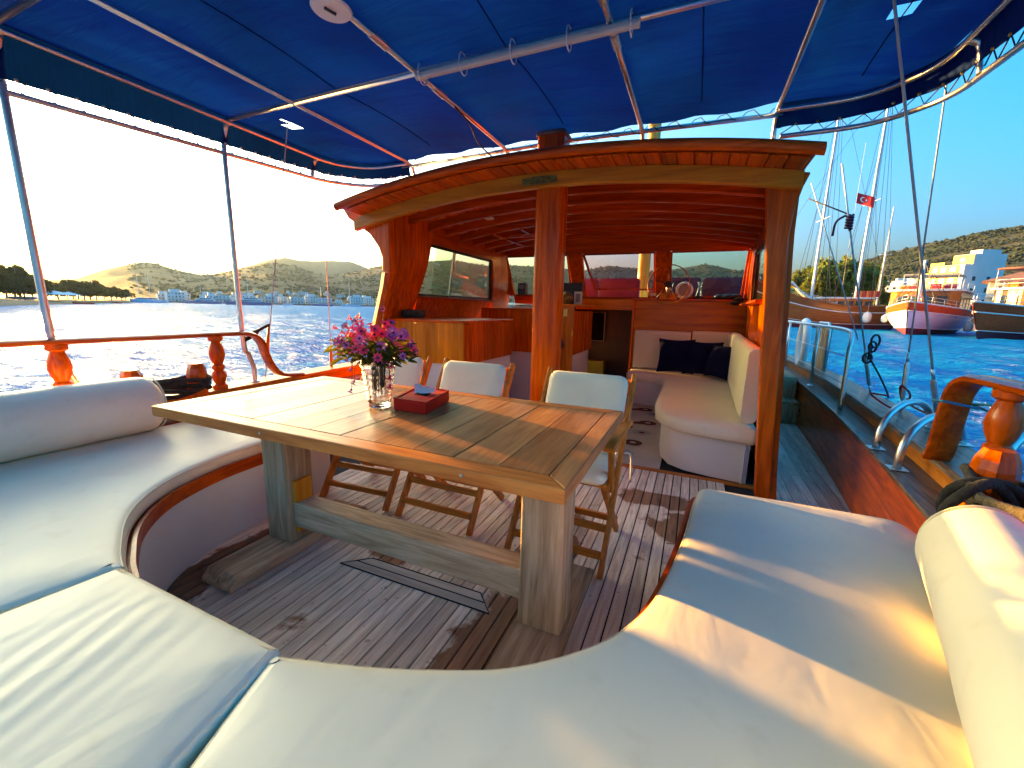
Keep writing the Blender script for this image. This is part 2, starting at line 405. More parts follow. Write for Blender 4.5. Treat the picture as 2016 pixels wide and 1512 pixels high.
def build_sea():
    na = 300; rings = [2.0]
    while rings[-1] < 160: rings.append(rings[-1]*1.018+.10)
    while rings[-1] < 9000: rings.append(rings[-1]*1.16)
    r = np.array(rings)[:, None]; a = np.linspace(0, 2*np.pi, na, endpoint=False)[None, :]
    x = r*np.cos(a)+XC; y = r*np.sin(a)+2
    amp = np.clip(1-(r-60)/110, 0, 1)
    z = np.zeros_like(x); rng = np.random.default_rng(3)
    for k in range(26):
        lam = .9*1.085**k; th = R(205)+rng.normal()*.7; ph = rng.uniform(0, 6.28)
        z += .0095*lam**.75*np.sin(2*np.pi/lam*(x*np.cos(th)+y*np.sin(th))+ph)
    z = z*amp+SEA
    mb = MB(); nr = len(rings)
    vs = np.stack([x, y, z], -1).reshape(-1, 3)
    me = bpy.data.meshes.new('sea')
    fs = []
    for i in range(nr-1):
        for j in range(na):
            j2 = (j+1) % na
            fs.append((i*na+j, (i+1)*na+j, (i+1)*na+j2, i*na+j2))
    vs = np.vstack([vs, [[XC, 2, SEA]]]); c = len(vs)-1
    fs += [(c, j, (j+1) % na) for j in range(na)]
    me.from_pydata(vs.tolist(), [], fs); me.polygons.foreach_set('use_smooth', [True]*len(fs)); me.materials.append(M['sea'])
    o = bpy.data.objects.new('sea', me); COL.objects.link(o); tag(o, kind='structure')
build_sea()

# ---------------------------------------------------------------- deck
deck = tag(MB().box(-3.6, 1.45, -1.6, 6.0, -.30, -.013).build('deck', 'caulk'), kind='structure')
x = -2.42; k = 0
while x < .30:
    w = .061
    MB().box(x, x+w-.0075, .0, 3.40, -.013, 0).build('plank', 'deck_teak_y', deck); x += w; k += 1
MB().box(-2.5, .62, 3.405, 3.465, -.013, .004).build('threshold', 'brown_teak_x', deck, bevel=.003)
for i in range(8):   # starboard side deck
    x0 = .60+i*.075
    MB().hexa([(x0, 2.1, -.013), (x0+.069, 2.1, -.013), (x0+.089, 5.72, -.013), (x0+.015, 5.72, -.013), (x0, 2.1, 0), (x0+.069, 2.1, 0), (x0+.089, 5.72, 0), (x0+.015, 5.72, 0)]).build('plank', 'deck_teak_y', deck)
for i in range(6):
    x0 = -2.86-(i+1)*.075
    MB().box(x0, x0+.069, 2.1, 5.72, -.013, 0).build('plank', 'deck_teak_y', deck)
# the hatch border let into the planking
wood('pale_teak_x', (.46, .42, .36), (.62, .57, .50), 'x', .7, 0, along=4, across=45, bump=.3)
MB().prism([(-1.53, 1.39), (-.70, 1.40), (-.742, 1.443), (-1.473, 1.434)], 'z', -.005, .004).build('hatch_border', 'pale_teak_x', deck)
MB().prism([(-1.466, 1.440), (-.748, 1.449), (-.79, 1.492), (-1.42, 1.484)], 'z', -.005, .004).build('hatch_border', 'pale_teak_x', deck)
mb = MB(); mb.tube([(-1.537, 1.386, .003), (-.694, 1.396, .003), (-.788, 1.496, .003), (-1.42, 1.489, .003)], .0035, 6, closed=True); mb.tube([(-1.47, 1.437, .003), (-.745, 1.446, .003)], .0035, 6)
mb.build('caulk_line', 'caulk', deck)
# steps up to the raised side deck
for i, (y0, z1) in enumerate(((5.72, .27), (5.98, .53))):
    st = MB().box(.62, 1.22, y0, y0+.27 if i == 0 else 10.5, 0, z1).build('step', 'grey_teak_y', deck, bevel=.006)
    for j in range(7):
        MB().box(.63+j*.083, .70+j*.083, y0-.012, y0-.002, .03, z1-.04).build('slat', 'grey_teak_z', deck)
MB().box(-3.5, -2.8, 5.98, 10.5, 0, .53).build('step', 'grey_teak_y', deck)
trunk = tag(MB().box(-2.75, .55, 7.30, 10.8, .1, 1.36).build('trunk_cabin', 'white_paint', bevel=.03), 'white trunk cabin roof seen low through the front windows', 'cabin')

# ---------------------------------------------------------------- bulwarks
IN = [(-1.6, .50), (-.6, .80), (.4, .93), (2.03, .97), (3.09, 1.08), (4.2, 1.17), (6, 1.25), (8, 1.22), (10, .95), (13, .1)]
def xin(Y): return interp(Y, IN)
YS = [-1.6+.3*i for i in range(49)]
def side(X, s): return X if s > 0 else 2*XC-X
for s, nm, lb in ((1, 'starboard', 'brown varnished bulwark with worn grey ledge beside the right side deck'), (-1, 'port', 'brown varnished bulwark behind the table, with the water beyond')):
    bw = thing('bulwark', lb, 'bulwark', (side(1.0, s), 2, 0))
    def strip(prof, ys=YS):
        return [[(side(xin(Y)+dx, s), Y, z) for (dx, z) in prof] for Y in ys]
    MB().loft(strip([(-.02, -.02), (-.005, .48), (.025, .48), (.025, -.02)])).build('inner_panel', 'mahogany_y', bw, smooth=30)
    MB().loft(strip([(-.035, .478), (-.035, .502), (.14, .502), (.14, .478)])).build('ledge', 'weathered_cap_y', bw, bevel=.004)
    MB().loft(strip([(.13, .504), (.13, .575), (.16, .575), (.16, .504)])).build('riser', 'brown_teak_y', bw, smooth=30)
    MB().loft(strip([(.115, .577), (.115, .615), (.36, .615), (.36, .577)])).build('cap_rail', 'weathered_cap_y' if s > 0 else 'brown_teak_y', bw, bevel=.01)
    MB().loft(strip([(.30, .576), (.24, .1), (.05, -.7), (-.4, -1.5), (-.5, -1.5), (.0, -.7), (.18, .1), (.2, .576)])).build('hull_side', 'dark_mahogany_y', bw, smooth=30)

# ---------------------------------------------------------------- rails on the bulwark
def flat_rail(mb, path, w, h):
    P = [Vector(p) for p in path]; secs = []
    for i, p in enumerate(P):
        t = (P[min(i+1, len(P)-1)]-P[max(i-1, 0)]).normalized(); r = Vector((1, 0, 0)); u = r.cross(t).normalized()
        secs.append([p-r*w*.5-u*h*.3, p-r*w*.38-u*h*.5, p+r*w*.38-u*h*.5, p+r*w*.5-u*h*.3, p+r*w*.5+u*h*.2, p+r*w*.3+u*h*.5, p-r*w*.3+u*h*.5, p-r*w*.5+u*h*.2])
    mb.loft(secs)
BAL = [(.052, 0), (.052, .03), (.036, .045), (.045, .075), (.052, .10), (.045, .135), (.034, .150), (.044, .165), (.044, .185), (.033, .20), (.046, .235), (.055, .275), (.050, .315), (.036, .36), (.032, .372), (.05, .385), (.05, .415)]
def rail(s, x, endpath, balys, lb):
    t = thing('wooden_rail', lb, 'rail', (x, 1.5, .615))
    mb = MB(); flat_rail(mb, smooth_path([(x, Y, z) for Y, z in endpath], 6), .105, .036)
    mb.build('handrail', 'mahogany_y', t, smooth=40)
    for Y in balys:
        MB().lathe([(r, .6152+z) for r, z in BAL], (x, Y, 0), 18).build('baluster', 'mahogany_z', t, smooth=30)
    return t
rail(-1, -3.40, [(-1.3, 1.05), (.5, 1.048), (1.6, 1.045), (2.12, 1.045), (2.28, 1.03), (2.365, .96), (2.40, .85), (2.45, .74), (2.54, .66), (2.74, .632)], (2.0, 1.12, .1), 'varnished wooden rail with turned balusters and scrolled end, in front of the low sun')
rail(1, 1.14, [(-1.3, 1.05), (.5, 1.048), (1.6, 1.045), (2.30, 1.045), (2.45, 1.03), (2.525, .97), (2.55, .86), (2.565, .75), (2.58, .66), (2.60, .62)], (2.20, 1.3, .4), 'varnished wooden rail end and turned baluster at the right edge above the mooring posts')

# ---------------------------------------------------------------- mooring posts with rope
def bitt(x, ys, lean, lb, rope):
    t = thing('mooring_bitts', lb, 'bitts', (x, ys[0], .5))
    for i, Y in enumerate(ys):
        secs = []
        for z, r in ((.30, .062), (.78, .062), (.815, .055), (.85, .040)):
            o = lean*(z-.5)
            secs.append([(x+o+r*math.cos(R(22.5+45*k)), Y+(i-.5)*.10*(z-.5)+r*math.sin(R(22.5+45*k)), z) for k in range(8)])
        MB().loft(secs).build('post', 'mahogany_z', t)
    pr = tag(thing('mooring_rope', rope, 'rope', (x, ys[0], .72)))
    for j in range(4):
        z = .66+.028*j; pts = []
        for k in range(28):
            a = 2*math.pi*k/28; cy = (ys[0]+ys[-1])/2; ry = abs(ys[-1]-ys[0])/2+.085; rx = .085+.006*j
            wob = .012*math.sin(5*a+j*2)
            pts.append((x+lean*.2+rx*math.sin(a)*(1.0 if j % 2 else .9)+wob, cy+ry*math.cos(a), z+.015*math.sin(3*a+j)))
        MB().tube(pts, .016, 7, closed=True).build('turn', 'dark_rope' if x < 0 else 'old_rope', pr, smooth=True)
bitt(-3.28, (1.42, 1.77), -.05, 'pair of varnished mooring posts behind the left bolster', 'dark rope wound around the posts behind the left bolster')
bitt(1.0, (1.55, 1.93), .05, 'eight sided varnished mooring posts behind the right bolster', 'old olive rope wound around the posts behind the right bolster')
mb = MB()
tr = thing('rope_coil', 'thick black rope loops hanging by the right mooring post', 'rope', (.9, 1.85, .6))
for j, (cx, cy, cz, r) in enumerate(((.93, 1.80, .66, .095), (.95, 1.79, .62, .07), (.97, 1.82, .64, .11))):
    MB().tube([(cx+r*.9*math.cos(a), cy+.03*math.sin(2*a+j)+.02*j, cz+r*1.1*math.sin(a)) for a in [2*math.pi*k/24 for k in range(24)]], .017, 8, closed=True).build('loop', 'dark_rope', tr, smooth=True)

# ---------------------------------------------------------------- stern benches
def inset(poly, d):
    n = len(poly); out = []
    for i in range(n):
        a = Vector(poly[i-1]); b = Vector(poly[i]); c = Vector(poly[(i+1) % n])
        e1 = (b-a).normalized(); e2 = (c-b).normalized()
        n1 = Vector((-e1.y, e1.x)); n2 = Vector((-e2.y, e2.x)); m = (n1+n2)
        m = m.normalized() if m.length > 1e-5 else n1
        k = d/max(.45, m.dot(n1)); out.append(tuple(b+m*k))
    return out
def ccw(p):
    return p if sum(a[0]*b[1]-b[0]*a[1] for a, b in zip(p, p[1:]+p[:1])) > 0 else p[::-1]
def resample(poly, step, sharp=35, rnd=.05):
    """densify, rounding the corners a little"""
    out = []; n = len(poly)
    for i in range(n):
        a = Vector(poly[i-1]); b = Vector(poly[i]); c = Vector(poly[(i+1) % n])
        e1 = b-a; e2 = c-b
        ang = e1.angle(e2) if e1.length and e2.length else 0
        if math.degrees(ang) > sharp:
            d = min(rnd, e1.length*.4, e2.length*.4)
            p0 = b-e1.normalized()*d; p2 = b+e2.normalized()*d
            seg = [p0*(1-t)**2+b*2*t*(1-t)+p2*t*t for t in (0, .2, .4, .6, .8, 1)]
        else: seg = [b]
        if out:
            L = (seg[0]-out[-1]).length; m = int(L/step); s0 = out[-1].copy()
            for k in range(1, m): out.append(s0.lerp(seg[0], k/m))
        out += seg
    L = (out[0]-out[-1]).length; m = int(L/step); s0 = out[-1].copy()
    for k in range(1, m): out.append(s0.lerp(out[0], k/m))
    return [tuple(p) for p in out]
def in_poly(x, y, p):
    c = False; n = len(p); j = n-1
    for i in range(n):
        if (p[i][1] > y) != (p[j][1] > y) and x < (p[j][0]-p[i][0])*(y-p[i][1])/(p[j][1]-p[i][1])+p[i][0]: c = not c
        j = i
    return c
def edge_dist(x, y, p):
    best = 9e9; n = len(p)
    for i in range(n):
        ax, ay = p[i]; bx, by = p[(i+1) % n]; dx, dy = bx-ax, by-ay; L = dx*dx+dy*dy
        t = 0 if L == 0 else max(0, min(1, ((x-ax)*dx+(y-ay)*dy)/L))
        best = min(best, (x-ax-t*dx)**2+(y-ay-t*dy)**2)
    return math.sqrt(best)
def cushion_mesh(poly, z0, z1, r=.035, crown=.012, wrinkle=None, step=.045):
    """padded slab: rolled rim and a crowned top with its own relief"""
    p = ccw(poly); mb = MB(); secs = []
    h = z1-z0
    for d, z in ((.02, z0), (.004, z0+h*.12), (0, z0+h*.35), (0, z1-r), (r*.12, z1-r*.5), (r*.4, z1-r*.16), (r, z1)):
        q = inset(p, d); secs.append([(a, b, z) for a, b in q])
    mb.loft(secs, True, False)
    rim = [(a, b) for a, b, z in secs[-1]]; n = len(rim)
    xs = [a for a, b in rim]; ys = [b for a, b in rim]
    pts = [Vector(q) for q in rim]
    y = min(ys)+step*.5; row = 0
    while y < max(ys):
        x = min(xs)+step*(.5+.5*(row % 2))
        while x < max(xs):
            if in_poly(x, y, rim) and edge_dist(x, y, rim) > step*.45: pts.append(Vector((x, y)))
            x += step
        y += step*.87; row += 1
    V, E_, F_, o1, o2, o3 = delaunay_2d_cdt(pts, [], [list(range(n))], 1, 1e-5)
    out = []
    for v in V:
        d = edge_dist(v.x, v.y, rim)
        out.append((v.x, v.y, z1+crown*(1-math.exp(-d/.09))+(wrinkle(v.x, v.y)*min(1, d/.06) if wrinkle else 0)))
    mb.add(out, [tuple(f) for f in F_])
    return mb
def triangulate_caps(o):
    bm = bmesh.new(); bm.from_mesh(o.data)
    bmesh.ops.remove_doubles(bm, verts=bm.verts, dist=1e-5)
    big = [f for f in bm.faces if len(f.verts) > 6]
    bmesh.ops.triangulate(bm, faces=big); bmesh.ops.recalc_face_normals(bm, faces=bm.faces); bm.to_mesh(o.data); bm.free()
CR = smooth_path([(-.86, .555, 0), (-.64, .625, 0), (-.49, .685, 0), (-.33, .765, 0), (-.19, .885, 0), (-.10, 1.01, 0), (-.03, 1.2, 0), (.03, 1.56, 0), (.065, 1.92, 0)], 6)
inner_r = [(p.x, p.y) for p in CR]
CL = smooth_path([(-1.565, .585, 0), (-1.72, .645, 0), (-1.97, .78, 0), (-2.16, .98, 0), (-2.265, 1.25, 0), (-2.29, 1.5, 0), (-2.30, 2.04, 0)], 6)
inner_l = [(p.x, p.y) for p in CL]
poly_r = inner_r+[(.09, 2.075), (.85, 2.09), (.925, 1.7), (.94, 1.0), (.85, .2), (.55, -.35), (-.5, -.45), (-.77, .33)]
poly_m = [(-1.57, .575), (-.84, .57), (-.79, .33), (-.55, -.42), (-1.72, -.42), (-1.605, .33)]
poly_l = inner_l+[(-3.17, 2.06), (-3.19, 1.2), (-3.15, .5), (-2.9, -.1), (-2.5, -.4), (-1.74, -.42), (-1.62, .33)]
def wr_m(x, y):
    u = x+.35*(y-.1); w = .5+.5*noise.noise(Vector((x*2.5, y*2.0, 1)))
    return .0035*w*math.sin(u*95+3*noise.noise(Vector((x*4, y*3, 5))))*max(0, 1-abs(x+1.28)/.32)+.004*noise.noise(Vector((x*5, y*2, 2)))
WR = {'m': wr_m, 'r': lambda x, y: .005*noise.noise(Vector((x*3, y*2.2, 7)))+.0022*noise.noise(Vector((x*9, y*4, 3))), 'l': lambda x, y: .005*noise.noise(Vector((x*3, y*3, 17)))+.003*noise.noise(Vector((x*5, y*11, 13)))}
for nm, poly, lb, rr in (('r', poly_r, 'large cream seat cushion at right, striped with orange sunlight', .07), ('m', poly_m, 'cream seat cushion with creases, in the middle of the stern bench', .015), ('l', poly_l, 'cream seat cushion curving along the left bench below the bolster', .05)):
    dense = resample(ccw(poly), .06, 35, rr)
    cu = cushion_mesh(dense, .402, .478 if nm != 'm' else .482, .034 if nm != 'm' else .022, .014, WR[nm], .04 if nm != 'm' else .022)
    o = cu.build('seat_cushion', 'cream_vinyl', smooth=60, origin=(poly[0][0], poly[0][1], .40)); tag(o, lb, 'cushion', 'stern bench cushions'); triangulate_caps(o)
    q = inset(dense, .010)
    MB().tube([(a, b, .466 if nm != 'm' else .474) for a, b in q], .0042, 6, closed=True).build('piping', 'cream_piping', o, smooth=True)
    # bench below
    bp = inset(dense, -.012 if nm != 'm' else .03)
    t = thing('bench_base', {'r': 'white bench base under the right seat cushion', 'm': 'white bench base under the middle stern cushion', 'l': 'white curved bench base with wooden lip under the left cushion'}[nm], 'bench', (poly[0][0], poly[0][1], 0), 'built in stern benches')
    o = MB().loft([[(a, b, z) for a, b in bp] for z in (.001, .352)]).build('base_wall', 'white_paint', t, smooth=40); triangulate_caps(o)
    bp2 = inset(dense, -.024 if nm != 'm' else .02); bp3 = inset(dense, .01 if nm != 'm' else .06)
    o = MB().loft([[(a, b, .354) for a, b in bp2], [(a, b, .418) for a, b in bp2], [(a, b, .418) for a, b in inset(dense, -.010 if nm != 'm' else .035)], [(a, b, .398) for a, b in inset(dense, -.008 if nm != 'm' else .037)]]).build('wood_lip', 'dark_mahogany_y', t, smooth=40); triangulate_caps(o)
# bolsters
def bolster(x, y0, y1, r, lb, slant=0.0):
    prof = [(.0, y0)]
    for k in range(1, 9): a = R(90*k/8); prof.append((r*math.sin(a)**.8, y0+r*.55*(1-math.cos(a))))
    prof += [(r*(1+.004*math.sin(k*2.1)), y0+r*.55+(y1-y0-r*1.1)*k/24) for k in range(1, 24)]
    for k in range(8, 0, -1): a = R(90*k/8); prof.append((r*math.sin(a)**.8, y1-r*.55*(1-math.cos(a))))
    prof.append((.0, y1))
    prof = [(max(p, .001), q) for p, q in prof]
    mb = MB().lathe(prof, (x, 0, .485+r*.98), 36, 'y'); mb.v = [(a+slant*(b-y1)+.004*noise.noise(Vector((a*3, b*5, c*4))), b, c+.004*noise.noise(Vector((a*4, b*6, c*3)))) for a, b, c in mb.v]
    o = mb.build('bolster', 'cream_vinyl', smooth=True, origin=(x, y1, .48))
    tag(o, lb, 'bolster', 'bolsters on the stern bench')
    MB().tube([(x-slant*.035+r*.93*math.cos(a), y1-.035, .485+r*.98+r*.93*math.sin(a)) for a in [2*math.pi*k/32 for k in range(32)]], .005, 6, closed=True).build('piping', 'cream_piping', o, smooth=True)
bolster(-3.12, -.5, 1.45, .172, 'thick cream bolster cushion on the left bench, below the sun')
bolster(.84, -.3, 1.63, .140, 'thick cream bolster cushion lit orange at the right edge', .27)

# ---------------------------------------------------------------- awning: frame, canopy, lacing
fr = thing('awning_tubing', 'stainless tube frame carrying the blue awning', 'awning frame', (XC, 2, 2.63))
ZT = 2.632; XP, XS = -3.33, 1.07
for X in (-2.63, -1.62, -.50, .37):
    MB().tube([(X, -1.3, ZT), (X, 3.40, ZT), (X, 3.50, ZT-.02), (X, 3.54, ZT-.10), (X, 3.55, 2.32)], .0165, 10).build('fore_and_aft_tube', 'steel', fr, smooth=True)
for Y in (-.1, 1.08, 2.22):
    MB().tube([(XP, Y, ZT+.0005), (XS, Y, ZT+.0005)], .0165, 10).build('cross_tube', 'steel', fr, smooth=True)
MB().tube([(-2.72, 3.47, ZT-.03), (XC, 3.47, ZT), (.40, 3.47, ZT-.03)], .0165, 10).build('cross_tube', 'steel', fr, smooth=True)
def corner(xs, sgn, z, r, y1, xend):
    return smooth_path([(xs, -1.3, z), (xs, 1.0, z), (xs, y1-r*1.7, z)]+[(xs-sgn*r*(1-math.cos(R(a))), y1-r+r*math.sin(R(a)), z) for a in (15, 45, 75)]+[(xs-sgn*r*1.5, y1, z), (xend, y1, z)], 5)
UPP = corner(XP, -1, ZT-.02, .42, 3.42, -2.63); UPS = corner(XS, 1, ZT-.02, .42, 3.42, .37)
MB().tube(UPP, .0155, 10).build('edge_tube', 'steel', fr, smooth=True)
MB().tube(UPS, .0155, 10).build('edge_tube', 'steel', fr, smooth=True)
def lowpath(xs, sgn, xend):
    p = corner(xs, sgn, 0, .45, 3.48, xend); return [Vector((v.x, v.y, min(2.47, 2.29+.055*max(0, v.y)))) for v in p]
LOP = lowpath(-3.42, -1, -2.55); LOS = lowpath(1.15, 1, .40)
MB().tube(LOP, .016, 10).build('lacing_tube', 'steel', fr, smooth=True)
MB().tube(LOS, .016, 10).build('lacing_tube', 'steel', fr, smooth=True)
for Y in (1.12, 2.24):
    MB().tube(smooth_path([(XP, Y-.02, ZT-.02), (XP-.045, Y-.02, ZT-.045), (-3.40, Y-.02, 2.50), (-3.415, Y-.02, 2.38), (-3.44, Y, 1.05), (-3.46, Y+.05, .86), (-3.47, Y+.09, .74), (-3.47, Y+.09, .616)], 5), .019, 10).build('post', 'steel', fr, smooth=True)
    MB().lathe([(.04, .6155), (.04, .622), (.02, .63)], (-3.47, Y+.09, 0), 14).build('post_foot', 'steel', fr, smooth=30)
for s_, X0, X1, Y in ((-1, XP, -3.41, 3.02), (1, XS, 1.14, 2.92), (1, XS, 1.15, 1.12)):
    ze = min(2.47, 2.29+.055*Y)
    MB().tube(smooth_path([(X0, Y, ZT-.02), (X0+s_*.045, Y, ZT-.045), (X1-s_*.008, Y, 2.52), (X1, Y, ze)], 5), .018, 10).build('bent_tube', 'steel', fr, smooth=True)
MB().tube([(-1.60, 2.19, ZT-.038), (-.36, 2.19, ZT-.038)], .021, 12).build('plastic_sleeve', 'pvc', fr, smooth=30)
for X in (-1.57, -1.3, -1.0, -.7, -.4):
    MB().tube([(X, 2.205+.045*math.cos(a), ZT-.022+.055*math.sin(a)) for a in [2*math.pi*k/14 for k in range(14)]], .004, 5, closed=True).build('cable_tie', 'white_plastic', fr, smooth=True)
for X, Y in ((-1.62, 2.45), (-1.62, 1.9), (-.5, 2.35), (-.5, 2.0)):
    MB().tube([(X, Y-.06, ZT), (X, Y+.06, ZT)], .022, 10).build('sleeve', 'dull_steel', fr, smooth=30)
MB().tube(smooth_path([(-1.61, 2.62, ZT-.02), (-1.57, 2.75, ZT-.08), (-1.60, 2.95, ZT-.14), (-1.55, 3.2, ZT-.2), (-1.5, 3.5, ZT-.25)], 5), .006, 6).build('cable', 'black_plastic', fr, smooth=True)
dl = thing('deck_light', 'round pale lamp disc under the awning at the top of the picture', 'lamp', (-1.61, 1.585, 2.6))
MB().lathe([(.012, .035), (.012, 0), (.082, -.002), (.088, -.010), (.080, -.018), (.001, -.020)], (-1.61, 1.585, 2.595), 28).build('disc', 'white_plastic', dl, smooth=40)
MB().bar((-1.615, 1.55, 2.572), (-1.60, 1.60, 2.572), .010, .01).build('bracket', 'black_plastic', dl)
# canopy
def canopy():
    t = thing('awning', 'deep blue canvas awning stretched over the stern', 'awning', (XC, 2, 2.66))
    out = []                       # plan outline from port front lace point round to starboard
    P = [(v.x-.025, v.y+.0) for v in UPP]; S = [(v.x+.025, v.y) for v in UPS]
    xs = np.concatenate([np.linspace(-3.358, -2.62, 41), np.linspace(-2.55, .30, 40), np.linspace(.36, 1.098, 41)]); rows = []
    def rim(path):
        o = []
        for i, v in enumerate(path):
            t_ = (path[min(i+1, len(path)-1)]-path[max(i-1, 0)]).normalized(); o.append((v, Vector((-t_.y, t_.x, 0))*(1 if path is UPP else -1)))
        return o
    tabP = sorted((v.x+n.x*.028, v.y+n.y*.028) for v, n in rim(UPP) if v.y > 2.4); tabS = sorted((v.x+n.x*.028, v.y+n.y*.028) for v, n in rim(UPS) if v.y > 2.4)
    def yfront(X):
        if X < -2.62: return interp(X, tabP)
        if X > .36: return interp(X, tabS)
        return 3.445+.02*math.sin(X*14)
    bars = [-3.36, -2.63, -1.62, -.50, .37, 1.10]; ybars = [-1.3, -.1, 1.08, 2.22, 3.44]
    def sag(v, bs):
        for a, b in zip(bs, bs[1:]):
            if a <= v <= b: q = (v-a)/(b-a); return 4*q*(1-q)
        return 0
    for X in xs:
        yf = yfront(X)
        rows.append([(X, -1.3+(yf+1.3)*k/48, ZT+.022+.035*sag(X, bars)*sag(-1.3+(yf+1.3)*k/48, ybars)+.008*noise.noise(Vector((X*3, k*.35, 0)))+.006*math.sin(7*X+k*.9)*max(0, min(1, (X+.4)))+.005*noise.noise(Vector((X*9, k*.8, 4)))) for k in range(49)])
    def split(rows):
        return rows
    # two rectangular openings where the shrouds pass are cut by leaving cells out
    k = 49; vs = [p for r in rows for p in r]; fs = []
    holes = [(.745, 2.70), (-3.09, 2.54)]
    for i in range(len(xs)-1):
        for j in range(48):
            q = (i*k+j, i*k+j+1, (i+1)*k+j+1, (i+1)*k+j)
            cx = sum(vs[a][0] for a in q)/4; cy = sum(vs[a][1] for a in q)/4
            if any(abs(cx-hx) < .045 and abs(cy-hy) < .055 for hx, hy in holes): continue
            fs.append(q)
    mb = MB().add(vs, fs); o = mb.build('canvas_top', 'blue_canvas', t, smooth=True, recalc=False)
    # valance at the sides and round the forward corners
    for path in (UPP, UPS):
        sg = -1 if path is UPP else 1
        rr = []
        for i, v in enumerate(path):
            nn = rim(path)[i][1]
            w = .5+.5*math.sin(i*1.1)
            low = min(2.47, 2.29+.055*max(0, v.y))+.048+.008*w
            rr.append([(v.x+nn.x*f, v.y+nn.y*f, z) for f, z in ((.022, ZT+.030), (.030, ZT+.020), (.034, ZT-.01), (.042, ZT-.07), (.052, low))])
        o = MB().grid(rr).build('valance', 'hem_canvas', t, smooth=True, recalc=False)
    # seams
    for X in (-2.25, -1.05, -.1, .75):
        MB().tube([(X, -1.25+i*.1, ZT+.016+.035*sag(X, bars)*sag(-1.25+i*.1, ybars)) for i in range(46)], .0035, 5).build('seam', 'blue_canvas', t, smooth=True)
    return t
aw = canopy()
# lacing between valance and tube
lc = thing('awning_lacing', 'thin cord laced between the awning edge and its tube', 'cord', (XC, 2, 2.45))
for up, lo, sg in ((UPP, LOP, -1), (UPS, LOS, 1)):
    def along(path):
        d = [0]
        for a, b in zip(path, path[1:]): d.append(d[-1]+(b-a).length)
        return d
    dl_, du = along(lo), along(up)
    def at(path, d, s):
        for i in range(len(d)-1):
            if s <= d[i+1]: return path[i].lerp(path[i+1], (s-d[i])/max(1e-6, d[i+1]-d[i]))
        return path[-1]
    n = 44; pts = []
    for k in range(n*2+1):
        f = k/(2*n)
        if k % 2: 
            v = at(up, du, f*du[-1]); p = Vector((v.x+sg*.052, v.y+(.05 if v.y > 3.38 else 0), min(2.47, 2.29+.055*max(0, v.y))+.062)); pts.append(p)
            if v.y > .6: MB().lathe([(.001, -.009), (.008, -.006), (.010, 0), (.008, .006), (.001, .009)], p, 8).build('grommet', 'brass' if sg > 0 else 'steel', lc, smooth=True)
        else: pts.append(at(lo, dl_, f*dl_[-1])+Vector((0, 0, .014)))
    MB().tube(pts, .0035, 5).build('cord', 'dark_rope', lc)
    mb = MB()
    for k in range(0, 2*n+1, 2):
        c = at(lo, dl_, k/(2*n)*dl_[-1]); c2 = at(lo, dl_, min(1, k/(2*n)+.002)*dl_[-1])
    # lacing along the forward tube
fl = []
for k in range(73):
    X = -2.6+2.95*k/72; fl.append((X, 3.47+.025*math.cos(k*math.pi*.5), ZT+(.024 if k % 4 < 2 else -.03)))
MB().tube(fl, .003, 5).build('cord', 'dark_rope', lc)
# ================================================================ wheelhouse
wh = thing('wheelhouse', 'varnished mahogany wheelhouse with arched roof, open at the back', 'wheelhouse', (XC, 4.6, 0))
WP = [(0, -3.03), (.5, -3.03), (.88, -3.00), (1.09, -2.96), (1.5, -2.83), (1.74, -2.78), (2.3, -2.76)]
WS = [(0, .645), (.85, .59), (1.49, .555), (1.78, .535), (2.3, .53)]
TH = .065
def wx(s, Y, z): return interp(z, WP)-.030*(Y-3.3) if s < 0 else interp(z, WS)+.034*(Y-3.3)
def wall_patch(name, s, ya, yb, za, zb, mat, nz=10, ny=2, parent=wh):
    fa = ya if callable(ya) else (lambda z: ya); fb = yb if callable(yb) else (lambda z: yb)
    rows = []
    for i in range(nz+1):
        z = za+(zb-za)*i/nz
        rows.append([(wx(s, fa(z)+(fb(z)-fa(z))*j/ny, z), fa(z)+(fb(z)-fa(z))*j/ny, z) for j in range(ny+1)])
    return MB().slab(rows, (-s*TH, 0, 0)).build(name, mat, parent, smooth=30)
